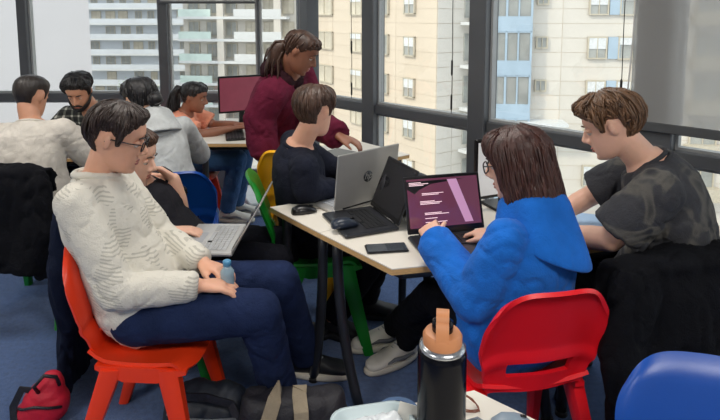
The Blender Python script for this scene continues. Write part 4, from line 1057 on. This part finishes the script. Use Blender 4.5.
# woman in the grey hoodie
def bun(mb, M):
    rr2 = random.Random(2); c = V((.02, -.125, -.035)); mb.ell(M @ c, .042, nu=16, nv=12)
    for i in range(26):
        a = rr2.uniform(0, 6.28); ax = V((rr2.gauss(0, .3), 1, rr2.gauss(0, .3))).normalized(); u = ax.orthogonal().normalized(); v_ = ax.cross(u); rad = rr2.uniform(.02, .042)
        mb.tube([M @ (c + ax * (.01 - .03 * rr2.random()) + (u * math.cos(a + k * .5) + v_ * math.sin(a + k * .5)) * rad) for k in range(6)], [.002, .006, .007, .007, .006, .002], 5)
LONGUP = [(0, .070), (40, .064), (62, .045), (80, .010), (95, .005), (115, -.025), (140, -.055), (180, -.072)]
pE = person('person', 'woman with black hair in a low bun wearing a grey hoodie', (-1.05, 3.06, .52), (-1.185, 3.18, .965), (-1.275, 3.21, 1.095), 106, 114, (140, 20, 0),
       {'R': dict(w=(-1.20, 3.56, .755), e=(-1.0, 3.42, .72), hand=dict(curl=25)), 'L': dict(w=(-1.48, 3.52, .755), e=(-1.38, 3.30, .74), hand=dict(curl=25))},
       {'R': dict(a=(-1.0, 3.52, .088)), 'L': dict(a=(-1.2, 3.50, .088))},
       SK_E, dict(name='hoodie', mat=cloth('hoodie_grey', (186, 190, 190)), off=.016, loose=.02, sl_loose=.012, wr=.007), dict(mat=M_dktr), BLK2,
       Hair(H_bk, LONGUP, th_(.010, .014, .016), extra=bun, tufts=150, lift=.002, seed=4, noise_amp=.003), female=True, k=.95, sh_w=.155, hk=1.0, voxel=.0075)
# woman in peach
def ponytail(mb, M):
    rr2 = random.Random(7); base = V((0, -.098, .040))
    pth = [base, V((0, -.135, .035)), V((0, -.155, -.01)), V((.005, -.150, -.07)), V((.01, -.140, -.13)), V((.012, -.135, -.18))]
    mb.tube([M @ p for p in pth], [.016, .030, .034, .032, .025, .008], 12)
    for i in range(60):
        o = V((rr2.gauss(0, .016), rr2.gauss(0, .016), rr2.gauss(0, .008))); mb.tube([M @ (p + o * (0.2 + .35 * j) * (1.0)) for j, p in enumerate(pth)], [.003, .005, .006, .006, .005, .001], 5)
pF = person('person', 'woman with a black ponytail in a peach shirt typing at the far desk', (-1.30, 4.10, .50), (-1.285, 4.08, .862), (-1.215, 4.06, .985), 0, 0, (-2, 14, 0),
       {'R': dict(w=(-.93, 3.97, .765), e=(-1.13, 3.91, .735), hand=dict(curl=25)), 'L': dict(w=(-.93, 4.13, .765), e=(-1.12, 4.25, .735), hand=dict(curl=25))},
       {'R': dict(k=(-.90, 4.02, .53), a=(-1.02, 4.16, .088), toe=-5), 'L': dict(k=(-.88, 4.18, .53), a=(-.98, 4.30, .088))},
       SK_D, dict(name='t_shirt', mat=cloth('tee_peach', (240, 158, 128)), sleeve=.40, off=.016, loose=.016, sl_loose=.012, collar=dict(r=.066, t=.006)), dict(mat=M_jeans, off=.02, name='jeans'), WHT,
       Hair(H_bk, LONGUP, th_(.004, .008, .010), extra=ponytail, tufts=120, lift=.002, seed=11, noise_amp=.002), female=True, k=.92, brow=H_bk, voxel=.0075, bulge=.04)
# standing woman
def lowtail(mb, M):
    rr2 = random.Random(17)
    pth = [V((0, -.09, -.01)), V((0, -.118, -.04)), V((0, -.118, -.08)), V((.0, -.10, -.13)), V((0, -.075, -.18))]
    mb.tube([M @ p for p in pth], [.03, .045, .05, .045, .02], 12)
    for i in range(70):
        o = V((rr2.gauss(0, .02), rr2.gauss(0, .02), rr2.gauss(0, .015))); mb.tube([M @ (p + o * (0.4 + .4 * j) + V((rr2.gauss(0, .004), rr2.gauss(0, .004), 0))) for j, p in enumerate(pth)], [.004, .006, .007, .006, .002], 5)
pG = person('person', 'standing woman in a maroon jacket pointing at the table by the window', (-.52, 3.42, .82), (-.405, 3.24, 1.225), (-.335, 3.15, 1.375), -8, -10, (-6, 32, 0),
       {'R': dict(w=(-.53, 3.07, .80), e=(-.565, 3.10, 1.02), hand=dict(dir=(.1, 0, -1), n=(0, 1, 0), curl=25)), 'L': dict(w=(-.125, 3.12, .90), e=(-.26, 3.33, .93), hand=dict(dir=(.9, -.2, -.25), curl=22))},
       {'R': dict(a=(-.60, 3.36, .088), hint=(1, 0, 0)), 'L': dict(a=(-.56, 3.54, .088), hint=(1, 0, 0))},
       SK_D, dict(name='jacket', mat=cloth('jacket_maroon', (92, 26, 48), bump=.25), off=.034, loose=.022, sl_loose=.012, cuff=True, wr=.010, wf=9, s0=-.2), dict(mat=M_blacktr), BLK2,
       Hair(hairm('hair_slick_brown', (62, 40, 28)), LONGUP, th_(.003, .008, .012), extra=lowtail, tufts=150, lift=.002, seed=12, noise_amp=.002), female=True, k=1.06, brow=H_bk, voxel=.007, bulge=.05)
# man in the dark sweater
pH = person('person', 'man in a dark sweater with head turned away beside the silver laptop', (-.235, 2.67, .53), (-.290, 2.62, .965), (-.212, 2.60, 1.128), -5, 18, (58, 8, 0),
       {'R': dict(w=(-.13, 2.55, .775), e=(-.24, 2.44, .80), hand=dict(curl=25)), 'L': dict(w=(.0, 2.72, .775), e=(-.16, 2.84, .80), hand=dict(curl=25))},
       {'R': dict(k=(.12, 2.56, .53), a=(-.14, 2.62, .088), toe=-20), 'L': dict(k=(.14, 2.74, .53), a=(.02, 2.80, .088))},
       SK_A, dict(name='sweater', mat=cloth('sweater_navy', (27, 30, 42)), off=.014, loose=.014, cuff=True, collar=dict(r=.068, t=.009)), dict(mat=M_blacktr, off=.02), BLK2,
       Hair(H_md, SHORT, th_(.016, .010, .008), tufts=650, lift=.005, wid=.0034, seed=21), brow=H_md, bulge=.03, voxel=.006)
# girl in the blue hoodie
BOB = [(0, .050), (34, .045), (50, .02), (62, -.06), (74, -.15), (90, -.175), (130, -.165), (180, -.165)]
M_bhood = cloth('hoodie_blue', (28, 104, 196), bump=.3)
pI = person('person', 'girl with shoulder-length dark hair and glasses in a bright blue hoodie', (.49, 1.755, .54), (.545, 1.735, .955), (.512, 1.77, 1.105), 112, 138, (152, 14, 0),
       {'R': dict(w=(.50, 1.985, .772), e=(.66, 1.88, .74), hand=dict(dir=(-.5, .6, -.08), curl=30)), 'L': dict(w=(.255, 1.885, .800), e=(.36, 1.66, .70), hand=dict(dir=(-.1, .9, .15), n=(.5, .1, -.8), curl=40))},
       {'R': dict(k=(.36, 2.10, .53), a=(.205, 2.42, .088), toe=212), 'L': dict(k=(.28, 2.02, .53), a=(.155, 2.55, .088), toe=200)},
       SK_B, dict(name='hoodie', mat=M_bhood, off=.018, loose=.03, sl_loose=.018, cuff=True, wr=.009, wf=10, voxel=.008, s0=-.22), dict(mat=M_blacktr, off=.006), WHT,
       Hair(H_rd, BOB, th_(.006, .018, .020), hang=.0, tufts=900, tuft_len=.6, lift=.004, seed=31, wid=.0036, flare=.12, over=.25, noise_amp=.006), female=True, glasses=True, brow=H_rd, k=.97, voxel=.0058, bulge=.035, sh_w=.15, sh_s=.84)
# boy in camouflage
pJ = person('person', 'boy with tousled brown hair in a dark camouflage T-shirt at the right', (1.085, 1.97, .55), (1.015, 1.95, 1.065), (.890, 1.955, 1.190), 130, 158, (150, 24, 0),
       {'R': dict(w=(.80, 2.22, .76), e=(.93, 2.22, .84), hand=dict(curl=25)), 'L': dict(w=(.735, 2.03, .765), e=(.84, 1.81, .83), hand=dict(curl=25))},
       {'R': dict(a=(1.0, 2.42, .088)), 'L': dict(a=(.84, 2.32, .088))},
       SK_B, dict(name='t_shirt', mat=camo_mat(), sleeve=.42, off=.020, loose=.03, sl_loose=.010, collar=dict(r=.072, t=.008), wr=.010, voxel=.008, s0=-.24), dict(mat=M_blacktr, off=.02), BLK2,
       Hair(H_br, [(0, .066), (35, .062), (50, .052), (64, .042), (70, .020), (73, -.008), (79, -.008), (82, .020), (92, .036), (112, .030), (124, -.01), (140, -.055), (180, -.075)], th_(.022, .012, .009), tufts=750, lift=.020, seed=41, wid=.0036, noise_amp=.012, fl=.8, over=.4, fringe=True), brow=H_br, k=1.06, voxel=.0058, bulge=.075, sh_w=.18, hk=.93)

# hoods and collars
def hood(res, m, parts, name='hood', wr=.010, vox=.009):
    root, J, HM, frame, spine, tob = res; t, r_, f_ = frame(1.0); n = spine(1.0); org = root.location; mb = MB(); M3 = Matrix((r_, f_, t)).transposed()
    for (x, y, z, a, b, c, tilt) in parts:
        mb.ell(n + r_ * x + f_ * y + t * z - org, (a, b, c), M3 @ Matrix.Rotation(R(tilt), 3, 'X'), 20, 14)
    me = remesh(mb, vox, 5, .5); wrinkle(me, wr, 9, seed=3); return link_mesh(name, me, m, tob)
def cowl(res, m, k=1.0, drop=.15, seed=1, tip=0.0):
    # a fallen hood: a cloth cowl round the neck that sags down the back
    root, J, HM, frame, spine, tob = res; t, r_, f_ = frame(1.0); n = spine(1.0) - root.location; nu, nv = 44, 12
    def fn(u, v):
        th = (u - .5) * 2 * R(158); back = .5 + .5 * math.cos(th); wob = .006 * math.sin(th * 5 + seed) * math.sin(v * math.pi)
        rad = .070 + (.035 + .045 * back) * (v ** .8) + wob
        h = .028 * (1 - v) + .030 * math.sin(min(1, v * 2.2) * math.pi) * (.5 + .5 * back) - (drop * back ** 1.4 + .055) * max(0, v - .18) ** 1.25
        x = math.sin(th + tip * v) * rad; y = -math.cos(th + tip * v) * rad * (.95 + .12 * back)
        return n + r_ * (x * k) + f_ * (y * k) + t * (h * k)
    o = MB().grid(fn, nu, nv, .014).build('hood', m, tob, True, sub=1); return o
cowl(pI, M_bhood, 1.0, .17, 1, .2)
cowl(pE, cloth('hoodie_grey', (186, 190, 190)), 0.95, .14, 2, .1)
hood(pG, cloth('hood_dark', (44, 22, 28)), [(0, -.085, .03, .115, .065, .07, 20), (0, -.115, -.04, .10, .06, .08, 10), (.075, -.01, .005, .045, .07, .045, 0), (-.075, -.01, .005, .045, .07, .045, 0), (0, .055, -.01, .07, .035, .04, 0)], 'dark_hood')
# small bottle held on the lap
sb = empty('small_bottle', (-.470, 1.895, .595), 0, 'small clear water bottle with a blue cap held on the lap', 'bottle')
lathe([(.015, 0), (.023, .003), (.0245, .012), (.0235, .03), (.0245, .05), (.0235, .07), (.0245, .085), (.014, .100), (.0115, .106)], 20).build('bottle_body', mat('bottle_clear', srgb(150, 176, 190), .12, var=.05, coat=.5), sb, True)
lathe([(.012, .104), (.0145, .105), (.0145, .122), (.012, .124)], 20).build('cap', mat('cap_blue', srgb(84, 150, 190), .35), sb, True)
